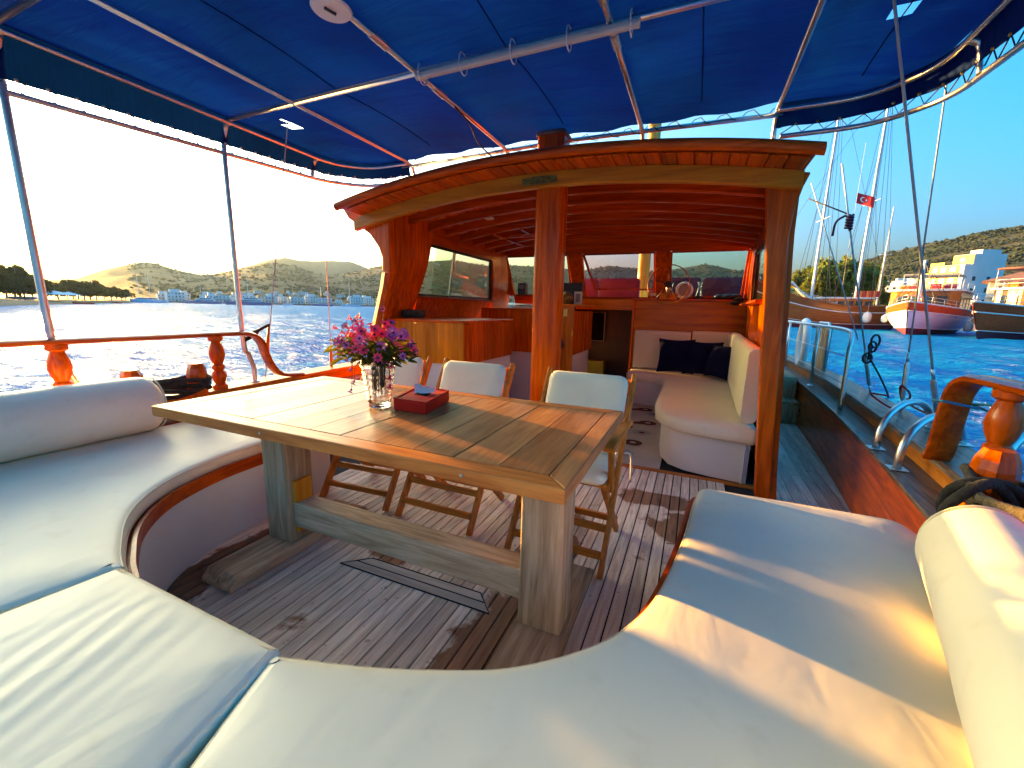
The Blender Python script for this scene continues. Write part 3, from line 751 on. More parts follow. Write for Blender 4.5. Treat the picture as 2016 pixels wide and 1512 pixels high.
for s in (-1, 1):
    ta = lambda z: 3.80+(z-1.40)*.26; tb = lambda z: 5.72-(z-1.42)*.33
    if s > 0: ta = lambda z: 3.62+(z-1.40)*.26
    wall_patch('side_panel', s, 3.30, ta, 0.0, 2.24, 'mahogany_z', 16, 3)
    wall_patch('side_panel', s, lambda z: ta(1.40)+.001, lambda z: tb(1.42)-.001, .002, 1.40, 'mahogany_z', 10, 4)
    wall_patch('side_panel', s, lambda z: ta(z)+.001, lambda z: tb(z)-.001, 1.97, 2.24, 'dark_mahogany_y', 4, 4)
    wall_patch('side_panel', s, tb, lambda z: 6.02+(2.1-min(2.2, max(1.46, z)))*.6, .002, 2.24, 'mahogany_z', 16, 2)
    # window in the side
    z0, z1 = 1.405, 1.965
    w = MB()
    def P(Y, z): return Vector((wx(s, Y, z)-s*TH*.5, Y, z))
    loop = [P(ta(z0)+.01, z0), P(tb(z0)-.01, z0), P(tb(z1)-.01, z1), P(ta(z1)+.01, z1)]
    for a, b2 in zip(loop, loop[1:]+loop[:1]): w.bar(a, b2, .05, .024, up=(1, 0, 0))
    wo_ = w.build('window_frame', 'black_plastic', wh)
    ym = (ta(1.68)+tb(1.68))/2-.25
    MB().bar(P(ym, z0), P(ym, z1), .03, .022, up=(1, 0, 0)).build('window_bar', 'dull_steel', wh)
    for (u0, u1, dx, gm) in ((0, .0, .008, 'window_glass'), (1, 0, -.008, 'window_glass'), (2, 0, .012, 'green_glass')):
        if u0 == 0: q = [P(ta(z0)+.015, z0), P(ym, z0), P(ym, z1), P(ta(z1)+.015, z1)]
        elif u0 == 1: q = [P(ym, z0), P(tb(z0)-.015, z0), P(tb(z1)-.015, z1), P(ym, z1)]
        else: q = [P(ym-.42, z0), P(ym+.03, z0), P(ym+.03, z1), P(ym-.42, z1)]
        MB().add([p+Vector((dx, 0, 0)) for p in q], [(0, 1, 2, 3)]).build('pane', gm, wo_)
    MB().bar(P(ta(1.40), 1.392)+Vector((-s*.08, 0, 0)), P(tb(1.42), 1.392)+Vector((-s*.08, 0, 0)), .13, .02).build('window_ledge', 'dark_mahogany_y', wh, bevel=.004)
# knees that flare out under the roof, and the lit aft edge of each side
kp = [(-2.70, 1.60), (-2.795, 1.62), (-2.79, 1.74), (-2.83, 1.84), (-2.93, 1.96), (-3.07, 2.05), (-3.19, 2.12), (-3.25, 2.20), (-3.22, 2.235), (-2.70, 2.24)]
MB().prism(kp, 'y', 3.22, 3.299).build('knee', 'mahogany_z', wh, bevel=.008)
ks = [(.40, 1.60), (.515, 1.60), (.51, 1.80), (.515, 1.96), (.53, 2.06), (.55, 2.13), (.55, 2.17), (.40, 2.20)]
kso = [(0.002, .60), (.85, .545), (1.49, .515), (1.78, .495), (1.95, .505), (2.08, .535), (2.16, .565)]; ksi = [(0.002, .505), (.85, .44), (1.49, .395), (1.78, .37), (2.0, .345), (2.19, .33)]
MB().prism([(x_, z_) for z_, x_ in kso]+[(x_, z_) for z_, x_ in reversed(ksi)], 'y', 3.22, 3.299).build('side_board', 'mahogany_z', wh, bevel=.01)
def corner_post(s):
    rows = []
    for i in range(13):
        z = 0.002+1.60*i/12; x0 = wx(s, 3.28, z)-(.035 if s > 0 else 0)
        rows.append([(x0+s*.004, 3.295, z), (x0+s*.004, 3.235, z), (x0-s*.05, 3.215, z), (x0-s*.095, 3.235, z), (x0-s*.095, 3.295, z)])
    MB().loft(rows).build('corner_post', 'mahogany_z', wh, smooth=30)
corner_post(-1)
# roof
def rz(X): return 2.385-.178*((X-XC)/1.74)**2
xs_ = [-3.00+3.53*i/40 for i in range(41)]
YR = [2.93, 3.5, 4.2, 5.0, 5.8, 6.22]
MB().slab([[(X, Y, rz(X)+.005) for Y in YR] for X in xs_], (0, 0, -.058)).build('roof', 'dark_mahogany_y', wh, smooth=30, bevel=.012)
secs = []
for X in [-3.03]+xs_[1:-1]+[.56]:
    z = rz(X)-.024
    secs.append([(X, 2.925+.035*math.cos(R(a)), z+.035*math.sin(R(a))) for a in range(90, 271, 30)]+[(X, 2.928, z-.034), (X, 2.928, z+.034)])
MB().loft(secs).build('roof_moulding', 'mahogany_x', wh, smooth=40)
# ceiling boards
X = -2.93
while X < .44:
    a, b2 = X, X+.096
    MB().hexa([(a, 2.95, rz(a)-.070), (b2, 2.95, rz(b2)-.070), (b2, 6.05, rz(b2)-.070), (a, 6.05, rz(a)-.070), (a, 2.95, rz(a)-.056), (b2, 2.95, rz(b2)-.056), (b2, 6.05, rz(b2)-.056), (a, 6.05, rz(a)-.056)]).build('ceiling_board', 'mahogany_y', wh, bevel=.004, seg=1)
    X += .101
def beam(Y, h, w, mat, x0, x1, name='roof_beam', drop=.071):
    sec = []
    for i in range(25):
        X = x0+(x1-x0)*i/24; z = rz(X)-drop
        sec.append([(X, Y-w/2, z), (X, Y+w/2, z), (X, Y+w/2, z-h+.01), (X, Y+w/2-.01, z-h), (X, Y-w/2+.01, z-h), (X, Y-w/2, z-h+.01)])
    return MB().loft(sec).build(name, mat, wh, smooth=30)
beam(3.185, .105, .06, 'golden_wood_x', -3.06, .52, 'aft_beam', .0725)
for i in range(8):
    Y = 3.55+.35*i
    beam(Y, .075, .055, 'dark_mahogany_x', -2.71+.03*(3.3-Y), .46+.034*(Y-3.3))
for X in (-2.3, -1.95):
    MB().box(X-.012, X+.012, 4.62, 5.6, rz(X)-.160, rz(X)-.148).build('hatch_bar', 'mahogany_y', wh)
MB().box(-2.42, -1.83, 4.96, 4.985, rz(-2.1)-.163, rz(-2.1)-.150).build('hatch_bar', 'mahogany_y', wh)
plate = [(-1.19+.17*math.cos(R(a))*(1 if abs(math.cos(R(a))) < .9 else 1), rz(-1.2)-.127+.030*math.sin(R(a))) for a in range(0, 360, 20)]
plate = [(-1.19+max(-.14, min(.14, .2*math.cos(R(a)))), rz(-1.2)-.127+.028*math.sin(R(a))) for a in range(0, 360, 15)]
plain('green_brass', (.16, .15, .04), .5, .6, var=.5, scale=30)
MB().prism(plate, 'y', 3.146, 3.1535).build('name_plate', 'green_brass', wh)
for X, Y in ((-2.15, 4.2), (-1.55, 5.45), (-.05, 3.95)):
    MB().lathe([(.055, 0), (.055, -.012), (.04, -.02), (.001, -.022)], (X, Y, rz(X)-.072), 18).build('ceiling_lamp', 'white_plastic', wh, smooth=30)
# front wall with raked windows
def fy(z): return 6.02+(2.1-z)*.6
def fpan(name, x0, x1, z0, z1, mat, d0=0, d1=.06, x0b=None, x1b=None):
    x0b = x0 if x0b is None else x0b; x1b = x1 if x1b is None else x1b
    return MB().hexa([(x0b, fy(z0)+d0, z0), (x1b, fy(z0)+d0, z0), (x1b, fy(z0)+d1, z0), (x0b, fy(z0)+d1, z0), (x0, fy(z1)+d0, z1), (x1, fy(z1)+d0, z1), (x1, fy(z1)+d1, z1), (x0, fy(z1)+d1, z1)]).build(name, mat, wh, bevel=.004)
fpan('front_panel', -2.80, .62, 2.085, 2.30, 'dark_mahogany_x', 0, .05)
fpan('front_panel', -2.80, .62, 1.30, 1.492, 'dark_mahogany_x', 0, .05)
ZA, ZB = 1.495, 2.083
for (a, b2, ab, bb) in ((-2.95, -2.80, -2.95, -2.77), (-1.80, -1.58, -1.77, -1.58), (-.58, -.385, -.56, -.375), (.54, .66, .56, .66)):
    fpan('mullion', a, b2, ZA, ZB, 'mahogany_z', -.012, .062, ab, bb)
for i, (a, b2) in enumerate(((-2.80, -1.80), (-1.58, -.58), (-.385, .54))):
    w = MB(); q = [Vector((a+.01, fy(ZA)+.03, ZA+.01)), Vector((b2-.01, fy(ZA)+.03, ZA+.01)), Vector((b2-.01, fy(ZB)+.03, ZB-.01)), Vector((a+.01, fy(ZB)+.03, ZB-.01))]
    if i == 1: q[0] += Vector((.10, .1, .10)); q[1] += Vector((0, .1, .10))          # hinged open at the top
    for p, r_ in zip(q, q[1:]+q[:1]): w.bar(p, r_, .026, .026)
    f = w.build('window_frame', 'dark_mahogany_x', wh)
    MB().add(q, [(0, 1, 2, 3)]).build('pane', 'window_glass' if i == 0 else ('tinted_glass' if i == 1 else 'green_glass'), f)
# ---------------------------------------------------------------- the post through the roof
pst = thing('mast_post', 'thick red brown varnished post standing through the wheelhouse roof', 'post', (-1.145, 3.33, 0))
def rounded_rect(cx, cy, hx, hy, r, n=3):
    out = []
    for sx, sy, a0 in ((1, -1, -90), (1, 1, 0), (-1, 1, 90), (-1, -1, 180)):
        for k in range(n+1):
            a = R(a0+90*k/n); out.append((cx+sx*(hx-r)+r*math.cos(a), cy+sy*(hy-r)+r*math.sin(a)))
    return out
MB().loft([[(a, b2, z) for a, b2 in rounded_rect(-1.145, 3.335, .108, .105, .035)] for z in (.002, 1.0, 2.0, 2.60)]).build('shaft', 'mahogany_z', pst, smooth=35)
MB().loft([[(a, b2, 2.601+dz) for a, b2 in rounded_rect(-1.145, 3.335, .108+e, .105+e, .035)] for dz, e in ((0, 0.008), (.012, .012), (.03, .006), (.045, -.03))]).build('cap', 'weathered_cap_y', pst, smooth=35)

# ---------------------------------------------------------------- bulkhead, companionway
bk = thing('bulkhead', 'orange brown veneered bulkhead behind the cabin sofa, with shelf top', 'bulkhead', (-.1, 6.4, 0))
MB().box(-.83, .62, 6.36, 6.42, .002, 1.44).build('panel', 'orange_veneer_x', bk)
MB().box(-.86, .63, 6.30, 6.62, 1.442, 1.468).build('shelf', 'mahogany_x', bk, bevel=.005)
MB().box(-.865, -.832, 6.33, 6.44, .002, 1.44).build('edge_post', 'mahogany_z', bk, bevel=.004)
cw = thing('companionway', 'dark doorway with steps leading down below the front windows', 'doorway', (-1.2, 6.5, 0))
MB().box(-1.72, -.87, 6.36, 6.42, 1.30, 1.46).build('lintel', 'orange_veneer_x', cw)
MB().box(-1.75, -.87, 7.2, 7.24, -.9, 1.46).build('back_panel', 'deep_brown', cw)  # shade of the doorway put into the panels' near-black colour
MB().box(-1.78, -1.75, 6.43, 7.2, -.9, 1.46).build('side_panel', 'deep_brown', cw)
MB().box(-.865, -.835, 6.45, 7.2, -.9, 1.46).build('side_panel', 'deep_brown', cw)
MB().box(-1.75, -.87, 6.45, 7.2, 1.462, 1.49).build('top_panel', 'dark_mahogany_x', cw)
for i in range(3): MB().box(-1.74, -.88, 6.44+.25*i, 6.66+.25*i, -.25*i-.03, -.25*i).build('tread', 'dark_mahogany_x', cw)
pc = thing('framed_screen', 'black square screen in a thin pale frame inside the doorway', 'screen', (-1.5, 7.1, 1.0))
MB().box(-1.74, -1.42, 7.10, 7.12, .78, 1.24).build('panel', 'screen', pc)
mb = MB(); mb.tube([(-1.75, 7.098, .77), (-1.41, 7.098, .77), (-1.41, 7.098, 1.25), (-1.75, 7.098, 1.25)], .008, 6, closed=True); mb.build('frame', 'pvc', pc)
tag(MB().box(-1.74, -1.31, 6.75, 6.95, .22, .46).build('green_box', 'green_box', bevel=.01, origin=(-1.5, 6.8, .22)), 'olive green box on the steps in the dark doorway', 'box')

# ---------------------------------------------------------------- galley
g1 = thing('galley_counter', 'orange brown galley counter just left of the thick post', 'counter', (-2.5, 4.4, 0))
GX0, GX1, GY0, GY1 = -2.88, -2.0, 3.40, 4.55
for i in range(6):
    a = GX0+(GX1-GX0)*i/6
    MB().box(a+.001, a+(GX1-GX0)/6-.001, GY0, GY0+.02, .74, 1.14).build('board', 'orange_veneer_z', g1)
for i in range(3):
    a = GY0+.022+(GY1-GY0-.022)*i/3
    MB().box(GX1-.02, GX1, a+.001, a+(GY1-GY0)/3-.009, .74, 1.14).build('board', 'mahogany_z', g1)
MB().box(GX0, GX1+.012, GY0-.015, GY1, 1.142, 1.166).build('counter_top', 'mahogany_x', g1, bevel=.008)
MB().box(GX0+.02, GX1-.025, GY0+.025, GY1, .002, .738).build('base', 'white_paint', g1)
g2 = thing('galley_cabinet', 'mahogany galley cabinet behind the post, with brass catches', 'cabinet', (-1.9, 5.5, 0))
MB().box(-2.80, -1.44, 5.26, 6.30, .70, 1.27).build('body', 'mahogany_z', g2)
MB().box(-2.75, -1.47, 5.30, 6.28, .002, .698).build('base', 'white_paint', g2)
MB().box(-1.76, -1.44, 5.235, 5.258, .10, 1.33).build('door', 'orange_veneer_z', g2, bevel=.004)
MB().box(-1.78, -1.42, 5.24, 6.30, 1.335, 1.36).build('shelf', 'orange_veneer_x', g2, bevel=.004)
MB().box(-2.80, -1.80, 5.24, 6.25, 1.272, 1.292).build('counter_top', 'mahogany_x', g2, bevel=.005)
for z in (.95, .35): MB().box(-1.46, -1.443, 5.225, 5.234, z, z+.07).build('hinge', 'brass', g2)
MB().box(-1.58, -1.52, 5.215, 5.234, 1.20, 1.30).build('catch', 'brass', g2, bevel=.006)
MB().tube([(-1.66, 5.22, 1.30), (-1.69, 5.19, 1.26), (-1.67, 5.19, 1.20), (-1.62, 5.20, 1.19)], .012, 8).build('handle', 'steel', g2, smooth=True)
MB().lathe([(.07, 0), (.075, -.03), (.04, -.045), (.001, -.047)], (-1.62, 5.234, .84), 18, 'y').build('speaker', 'black_plastic', g2, smooth=30)
sv = thing('cooker', 'steel cooker with burners on the galley counter behind the post', 'cooker', (-2.1, 5.5, 1.29))
MB().box(-2.38, -1.82, 5.30, 5.85, 1.293, 1.318).build('hob', 'steel', sv, bevel=.008)
MB().tube([(-2.40, 5.28, 1.295), (-2.40, 5.28, 1.345), (-1.80, 5.28, 1.345), (-1.80, 5.28, 1.295)], .008, 8).build('guard_rail', 'steel', sv, smooth=True)
for X, Y in ((-2.25, 5.45), (-1.95, 5.45), (-2.25, 5.7), (-1.95, 5.7)):
    MB().lathe([(.07, 0), (.07, .012), (.05, .016), (.001, .016)], (X, Y, 1.319), 16).build('burner', 'black_plastic', sv, smooth=30)
cl = thing('rolled_cloth', 'rolled patterned cloth on the galley counter by the left wall', 'cloth', (-2.7, 3.6, 1.165))
MB().lathe([(.001, 0), (.04, .005), (.046, .05), (.044, .22), (.04, .255), (.001, .26)], (-2.84, 3.58, 1.214), 14, 'x').build('roll', 'old_rope', cl, smooth=True)
def radio(x, y, z, w, h, lb):
    t = thing('marine_radio', lb, 'radio', (x, y, z))
    MB().box(x-w/2, x+w/2, y, y+.10, z, z+h).build('case', 'black_plastic', t, bevel=.008)
    MB().box(x-w/2+.02, x+w/2-.02, y-.004, y-.001, z+h*.5, z+h*.85).build('display', 'grey_plastic', t)
    return t
radio(-2.52, 6.05, 1.50, .13, .18, 'black instrument box standing in the left front window corner')
t = radio(-2.12, 5.95, 1.36, .24, .14, 'black radio with curly cable left of the thick post')
MB().tube(smooth_path([(-2.2, 5.95, 1.40), (-2.22, 5.86, 1.34), (-2.15, 5.82, 1.31), (-2.05, 5.84, 1.33), (-2.02, 5.93, 1.38)], 5), .008, 6).build('cable', 'black_plastic', t, smooth=True)
tag(MB().box(-2.3, -1.75, 5.93, 6.15, 1.293, 1.358).build('tray', 'golden_wood_x', bevel=.006, origin=(-2, 6, 1.293)), 'pale wooden tray under the radio by the front window', 'tray')
tag(MB().box(-1.76, -1.48, 5.75, 5.80, 1.362, 1.66).build('instrument_panel', 'black_plastic', bevel=.01, origin=(-1.6, 5.8, 1.362)), 'black instrument panel right of the post, under the window', 'instrument')
tag(MB().lathe([(.03, 0), (.06, .02), (.085, .07), (.08, .115), (.045, .145), (.03, .155), (.035, .165)], (-1.62, 5.5, 1.361), 20).build('round_jar', 'ceramic', smooth=True, origin=(-1.62, 5.5, 1.361)), 'round mottled golden jar on the cabinet right of the post', 'jar')
t = thing('photo_stand', 'small grey photo stand beside the round jar', 'photo stand', (-1.50, 5.5, 1.36))
MB().box(-1.53, -1.42, 5.52, 5.535, 1.362, 1.53).build('board', 'pvc', t, bevel=.003)
MB().box(-1.505, -1.445, 5.517, 5.519, 1.39, 1.50).build('picture', 'grey_plastic', t)
# ---------------------------------------------------------------- wheel and things on the shelf
st = thing('steering_wheel', 'thin rimmed wooden steering wheel standing above the bulkhead shelf', 'steering wheel', (-.40, 6.56, 1.47))
MB().tube([(-.385+.265*math.cos(a), 6.10+.05*math.sin(a), 1.655+.265*math.sin(a)) for a in [2*math.pi*k/40 for k in range(40)]], .0075, 8, closed=True).build('rim', 'brown_teak_z', st, smooth=True)
for k in range(5):
    a = 2*math.pi*k/5+.3; MB().tube([(-.385, 6.10, 1.655), (-.385+.26*math.cos(a), 6.10+.05*math.sin(a), 1.655+.26*math.sin(a))], .006, 6).build('spoke', 'deep_brown', st, smooth=True)
MB().lathe([(.001, -.02), (.045, -.018), (.045, .06), (.001, .06)], (-.385, 6.10, 1.655), 16, 'y').build('hub', 'deep_brown', st, smooth=30)
MB().tube([(-.385, 6.14, 1.655), (-.385, 6.34, 1.48)], .03, 8).build('column', 'steel', st, smooth=True)
MB().box(-.50, -.26, 6.30, 6.40, 1.4685, 1.55).build('console', 'orange_veneer_x', st, bevel=.005)
t = thing('desk_clock', 'white round clock with grey face on the bulkhead shelf', 'clock', (-.185, 6.36, 1.47))
MB().lathe([(.001, .05), (.085, .05), (.112, .03), (.118, 0), (.112, -.028), (.098, -.038), (.088, -.036), (.082, -.022), (.078, -.02), (.001, -.02)], (-.185, 6.34, 1.587), 32, 'y').build('case', 'white_plastic', t, smooth=40)
MB().lathe([(.001, -.0215), (.079, -.0212), (.079, -.0205), (.001, -.0204)], (-.185, 6.34, 1.587), 32, 'y').build('face', 'grey_print', t)
for X, lb in ((-.36, 'waisted clear glass carafe left of the white clock'), (.01, 'waisted clear glass carafe right of the white clock')):
    pr = [(.052, 0), (.060, .004), (.045, .05), (.026, .12), (.022, .17), (.034, .215), (.037, .235), (.034, .235), (.031, .215), (.019, .17), (.022, .12), (.040, .055), (.050, .012), (.001, .010)]
    tag(MB().lathe([(.001, 0)]+pr, (X, 6.37, 1.4695), 24).build('glass_carafe', 'crystal', smooth=True, origin=(X, 6.37, 1.47)), lb, 'carafe', 'glass carafes on the shelf')
t = thing('small_box', 'small dark box with a pale label at the left end of the shelf', 'box', (-.60, 6.36, 1.47))
MB().box(-.67, -.53, 6.34, 6.42, 1.4695, 1.575).build('case', 'dark_mahogany_x', t, bevel=.004)
MB().box(-.65, -.55, 6.336, 6.339, 1.51, 1.55).build('label_card', 'pvc', t)
t = thing('dark_cloth', 'crumpled dark cap and straps at the right end of the shelf', 'cap', (.38, 6.3, 1.47))
for i, (X, Y, Z, r) in enumerate(((.28, 6.40, 1.50, .07), (.38, 6.38, 1.50, .08), (.47, 6.36, 1.51, .06), (.50, 6.28, 1.47, .05), (.46, 6.24, 1.42, .05))):
    secs = []
    for k in range(7):
        a = -math.pi/2+math.pi*k/6; secs.append([(X+r*1.3*math.cos(a)*math.cos(b3)*(1+.25*noise.noise(Vector((k, b3*2, i)))), Y+r*math.cos(a)*math.sin(b3), Z+r*.6*math.sin(a)*(1+.3*noise.noise(Vector((b3, k*.7, i))))) for b3 in [2*math.pi*q/12 for q in range(12)]])
    MB().loft(secs).build('fold', 'black_plastic' if i < 3 else 'dark_rope', t, smooth=True)
# red cushions on the foredeck
for i, (a, b2, m_, lb) in enumerate(((-1.98, -1.62, 'red_vinyl', 'narrow red cushion on the foredeck seen through the middle window'), (-1.60, -.92, 'red_vinyl', 'wide red cushion on the foredeck seen through the middle window'), (-.72, .02, 'maroon_vinyl', 'maroon cushion left of two behind the right front window'), (.05, .68, 'maroon_vinyl', 'maroon cushion right of two behind the right front window'))):
    MBo = MB(); secs = []
    for d, yy in ((.03, 7.38), (0, 7.40), (0, 7.50), (.03, 7.53)):
        secs.append([(p, yy-.1*(q-1.4), q) for p, q in rounded_rect((a+b2)/2, 1.60, (b2-a)/2-d, .235-d, .05)])
    tag(MBo.loft(secs).build('foredeck_cushion', m_, smooth=40, origin=((a+b2)/2, 7.4, 1.37)), lb, 'cushion', 'foredeck cushions')
# main mast ahead
t = thing('main_mast', 'varnished main mast standing ahead of the wheelhouse', 'mast', (XC, 10.0, 1.36))
MB().lathe([(.13, 1.362), (.13, 6), (.10, 14)], (XC-.05, 10.0, 0), 16).build('pole', 'golden_wood_z', t, smooth=30)
MB().lathe([(.16, 2.75), (.16, 2.85)], (XC-.05, 10.0, 0), 16).build('mast_band', 'brass', t, smooth=30)

# ---------------------------------------------------------------- cabin floor and sofa
cp = thing('cabin_carpet', 'cream cabin carpet printed with brown and grey rounded shapes', 'carpet', (-.8, 4.8, 0))
MB().box(-1.02, -.16, 3.47, 6.34, .002, .009).build('pile', 'carpet', cp)
MB().box(-2.2, -1.025, 3.47, 6.34, .002, .006).build('floor_board', 'brown_teak_y', cp)
def blob(cx, cy, r, z, k=20): return MB().add([(cx+r*math.cos(2*math.pi*i/k), cy+r*.95*math.sin(2*math.pi*i/k), z) for i in range(k)], [tuple(range(k))])
for cx, cy, r, m_, tail in ((-.50, 3.72, .10, 'grey_print', 0), (-.46, 4.06, .095, 'brown_print', 1), (-.42, 4.45, .10, 'grey_print', 0), (-.40, 4.88, .10, 'brown_print', 1), (-.36, 5.35, .10, 'grey_print', 0), (-.50, 5.55, .10, 'brown_print', 1), (-.62, 4.62, .09, 'brown_print', 1), (-.78, 3.95, .10, 'brown_print', 1), (-.80, 4.4, .1, 'grey_print', 0), (-.56, 6.0, .11, 'brown_print', 0)):
    d = blob(cx, cy, r, .0132).build('printed_disc', m_, cp, recalc=False)
    blob(cx+.005, cy-.01, r*.33, .0172, 14).build('printed_ring', 'carpet' if m_ == 'brown_print' else 'brown_print', d, recalc=False)
    if tail: MB().add([(cx-r*.95, cy+.02, .0152), (cx-r*.2, cy-r*.9, .0152), (cx-r*1.7, cy-r*1.1, .0152), (cx-r*1.6, cy-r*.3, .0152)], [(0, 3, 2, 1)]).build('printed_tail', m_, cp, recalc=False)
sofa_poly = ccw([(.50, 3.36), (.55, 6.33), (-.82, 6.33), (-.82, 5.86), (-.62, 5.80), (-.42, 5.74), (-.31, 5.55), (-.28, 5.2), (-.28, 4.1), (-.25, 3.78), (-.16, 3.56), (0, 3.45), (.2, 3.40)])
dn = resample(sofa_poly, .07, 40, .04)
sf = thing('corner_sofa', 'cream L shaped sofa on a white base inside the cabin', 'sofa', (.2, 4.8, 0))
bp = inset(dn, .07)
o = MB().loft([[(a, b2, z) for a, b2 in bp] for z in (.012, .335)]).build('base', 'white_paint', sf, smooth=40); triangulate_caps(o)
cu = cushion_mesh(dn, .338, .455, .045, .012); o = cu.build('seat_cushion', 'cream_vinyl', sf, smooth=60); triangulate_caps(o)
MB().tube([(a, b2, .352) for a, b2 in inset(dn, .006)], .004, 6, closed=True).build('piping', 'cream_piping', o, smooth=True)
def back_cushion(path, z0, z1, th, nm='back_cushion'):
    """upright padded strip following a plan path; th to the left of travel"""
    P = [Vector((p[0], p[1], 0)) for p in path]; secs = []
    n = len(P)
    for i, p in enumerate(P):
        t = (P[min(i+1, n-1)]-P[max(i-1, 0)]).normalized(); r = Vector((-t.y, t.x, 0))
        e = min(1, min(i, n-1-i)/2.0); e = math.sin(e*math.pi/2)*.16+.84
        L = []
        for a, b2 in rounded_rect(th/2, (z0+z1)/2, th/2*e, (z1-z0)/2*(.95+.05*e), min(.05, th*.4)):
            q = p+r*a*(1+ .25*max(0, (z0+z1)/2-b2)); L.append((q.x, q.y, b2))
        secs.append(L)
    return MB().loft(secs).build(nm, 'cream_vinyl', sf, smooth=50)
back_cushion([(-.04+(-.75)*(i/8), 6.352) for i in range(9)], .46, 1.02, .12)
cpath = [(.505+.006*i, 3.52+.26*i) for i in range(11)]+[(.55, 6.27), (.50, 6.34), (.40, 6.352), (.2, 6.352), (-.02, 6.352)]
back_cushion(smooth_path([(a, b2, 0) for a, b2 in cpath], 2), .46, 1.04, .125)
def pillow(cx, cy, cz, w, tilt, yaw, lb):
    rows = []; n = 12
    def pt(i, j, sgn):
        u = -1+2*i/n; v = -1+2*j/n
        th = .085*((1-u*u)*(1-v*v))**.55
        pin = 1-.10*(1-abs(u)**2)*(abs(v)**3) ; pin2 = 1-.10*(1-abs(v)**2)*(abs(u)**3)
        return Vector((u*w*pin2, sgn*th+.01*noise.noise(Vector((u*2, v*2, cx*9))), v*w*pin))
    mtx = Matrix.Translation((cx, cy, cz)) @ Matrix.Rotation(yaw, 4, 'Z') @ Matrix.Rotation(tilt, 4, 'X')
    mb = MB(); mb.grid([[mtx @ pt(i, j, 1) for j in range(n+1)] for i in range(n+1)]); mb.grid([[mtx @ pt(i, j, -1) for j in range(n+1)] for i in range(n+1)])
    o = mb.build('throw_pillow', 'navy_cloth', smooth=True, origin=(cx, cy, cz-w)); tag(o, lb, 'pillow', 'navy pillows on the sofa')
pillow(-.20, 5.98, .705, .235, R(-14), R(4), 'navy pillow at the left of three on the sofa')
pillow(.13, 5.95, .70, .23, R(-16), R(-8), 'navy pillow in the middle of three on the sofa')
pillow(.33, 5.72, .695, .215, R(-14), R(-52), 'navy pillow at the right of three, leaning on the side cushion')

# ================================================================ dining table
TZ = .806
tb_ = thing('dining_table', 'large weathered teak dining table with thick trestle legs', 'table', (-1.17, 1.45, 0))
TX0, TX1, TY0, TY1 = -2.31, -.285, 1.04, 2.04
top = MB().box(TX0+.03, TX1-.03, TY0+.03, TY1-.03, TZ-.045, TZ-.012).build('table_top', 'brown_teak_x', tb_)
nb = 11; bx0, bx1 = TX0+.105, TX1-.075
for i in range(nb):
    a = bx0+(bx1-bx0)*i/nb
    MB().box(a+.0012, a+(bx1-bx0)/nb-.0012, TY0+.077, TY1-.077, TZ-.0115, TZ+.0005*(i % 3)).build('board', 'table_teak_y', top, bevel=.0015, seg=1)
for poly, m_ in (([(TX0, TY0), (TX1, TY0), (TX1-.075, TY0+.075), (TX0+.105, TY0+.075)], 'table_teak_x'), ([(TX1, TY1), (TX0, TY1), (TX0+.105, TY1-.075), (TX1-.075, TY1-.075)], 'table_teak_x'),
                 ([(TX0, TY1), (TX0, TY0), (TX0+.103, TY0+.077), (TX0+.103, TY1-.077)], 'table_teak_y'), ([(TX1, TY0), (TX1, TY1), (TX1-.073, TY1-.077), (TX1-.073, TY0+.077)], 'table_teak_y')):
    MB().prism(poly, 'z', TZ-.048, TZ+.0012).build('edge_board', m_, top, bevel=.005)
for X in (-1.55, -.62): MB().lathe([(.006, 0), (.006, -.002), (.001, -.003)], (X, TY0-.0005, TZ-.022), 8, 'y').build('screw', 'steel', top)
for cx, ex in ((-1.90, 0), (-.45, 0)):
    leg = MB().loft([[(a, b2, z) for a, b2 in rounded_rect(cx, 1.41, h, .080, .012)] for z, h in ((.072, .088), (.4, .085), (TZ-.05, .085))]).build('leg', 'grey_teak_z', tb_, smooth=30)
    MB().loft([[(cx-.105, 1.00, .004), (cx+.105, 1.00, .004), (cx+.105, 1.0, .03), (cx-.105, 1.0, .03)], [(cx-.105, 1.04, .002), (cx+.105, 1.04, .002), (cx+.105, 1.04, .066), (cx-.105, 1.04, .066)], [(cx-.105, 1.80, .002), (cx+.105, 1.80, .002), (cx+.105, 1.80, .070), (cx-.105, 1.80, .070)], [(cx-.105, 1.86, .004), (cx+.105, 1.86, .004), (cx+.105, 1.86, .03), (cx-.105, 1.86, .03)]]).build('foot', 'grey_teak_y', tb_, bevel=.008)
    MB().box(cx-.035, cx+.035, 1.22, 1.90, TZ-.10, TZ-.0485).build('bearer', 'brown_teak_y', tb_)
MB().box(-1.81, -.537, 1.355, 1.465, .155, .285).build('stretcher', 'grey_teak_x', tb_, bevel=.006)
MB().box(-1.8145, -1.79, 1.36, 1.46, .12, .40).build('bracket', 'golden_wood_z', tb_, bevel=.004)
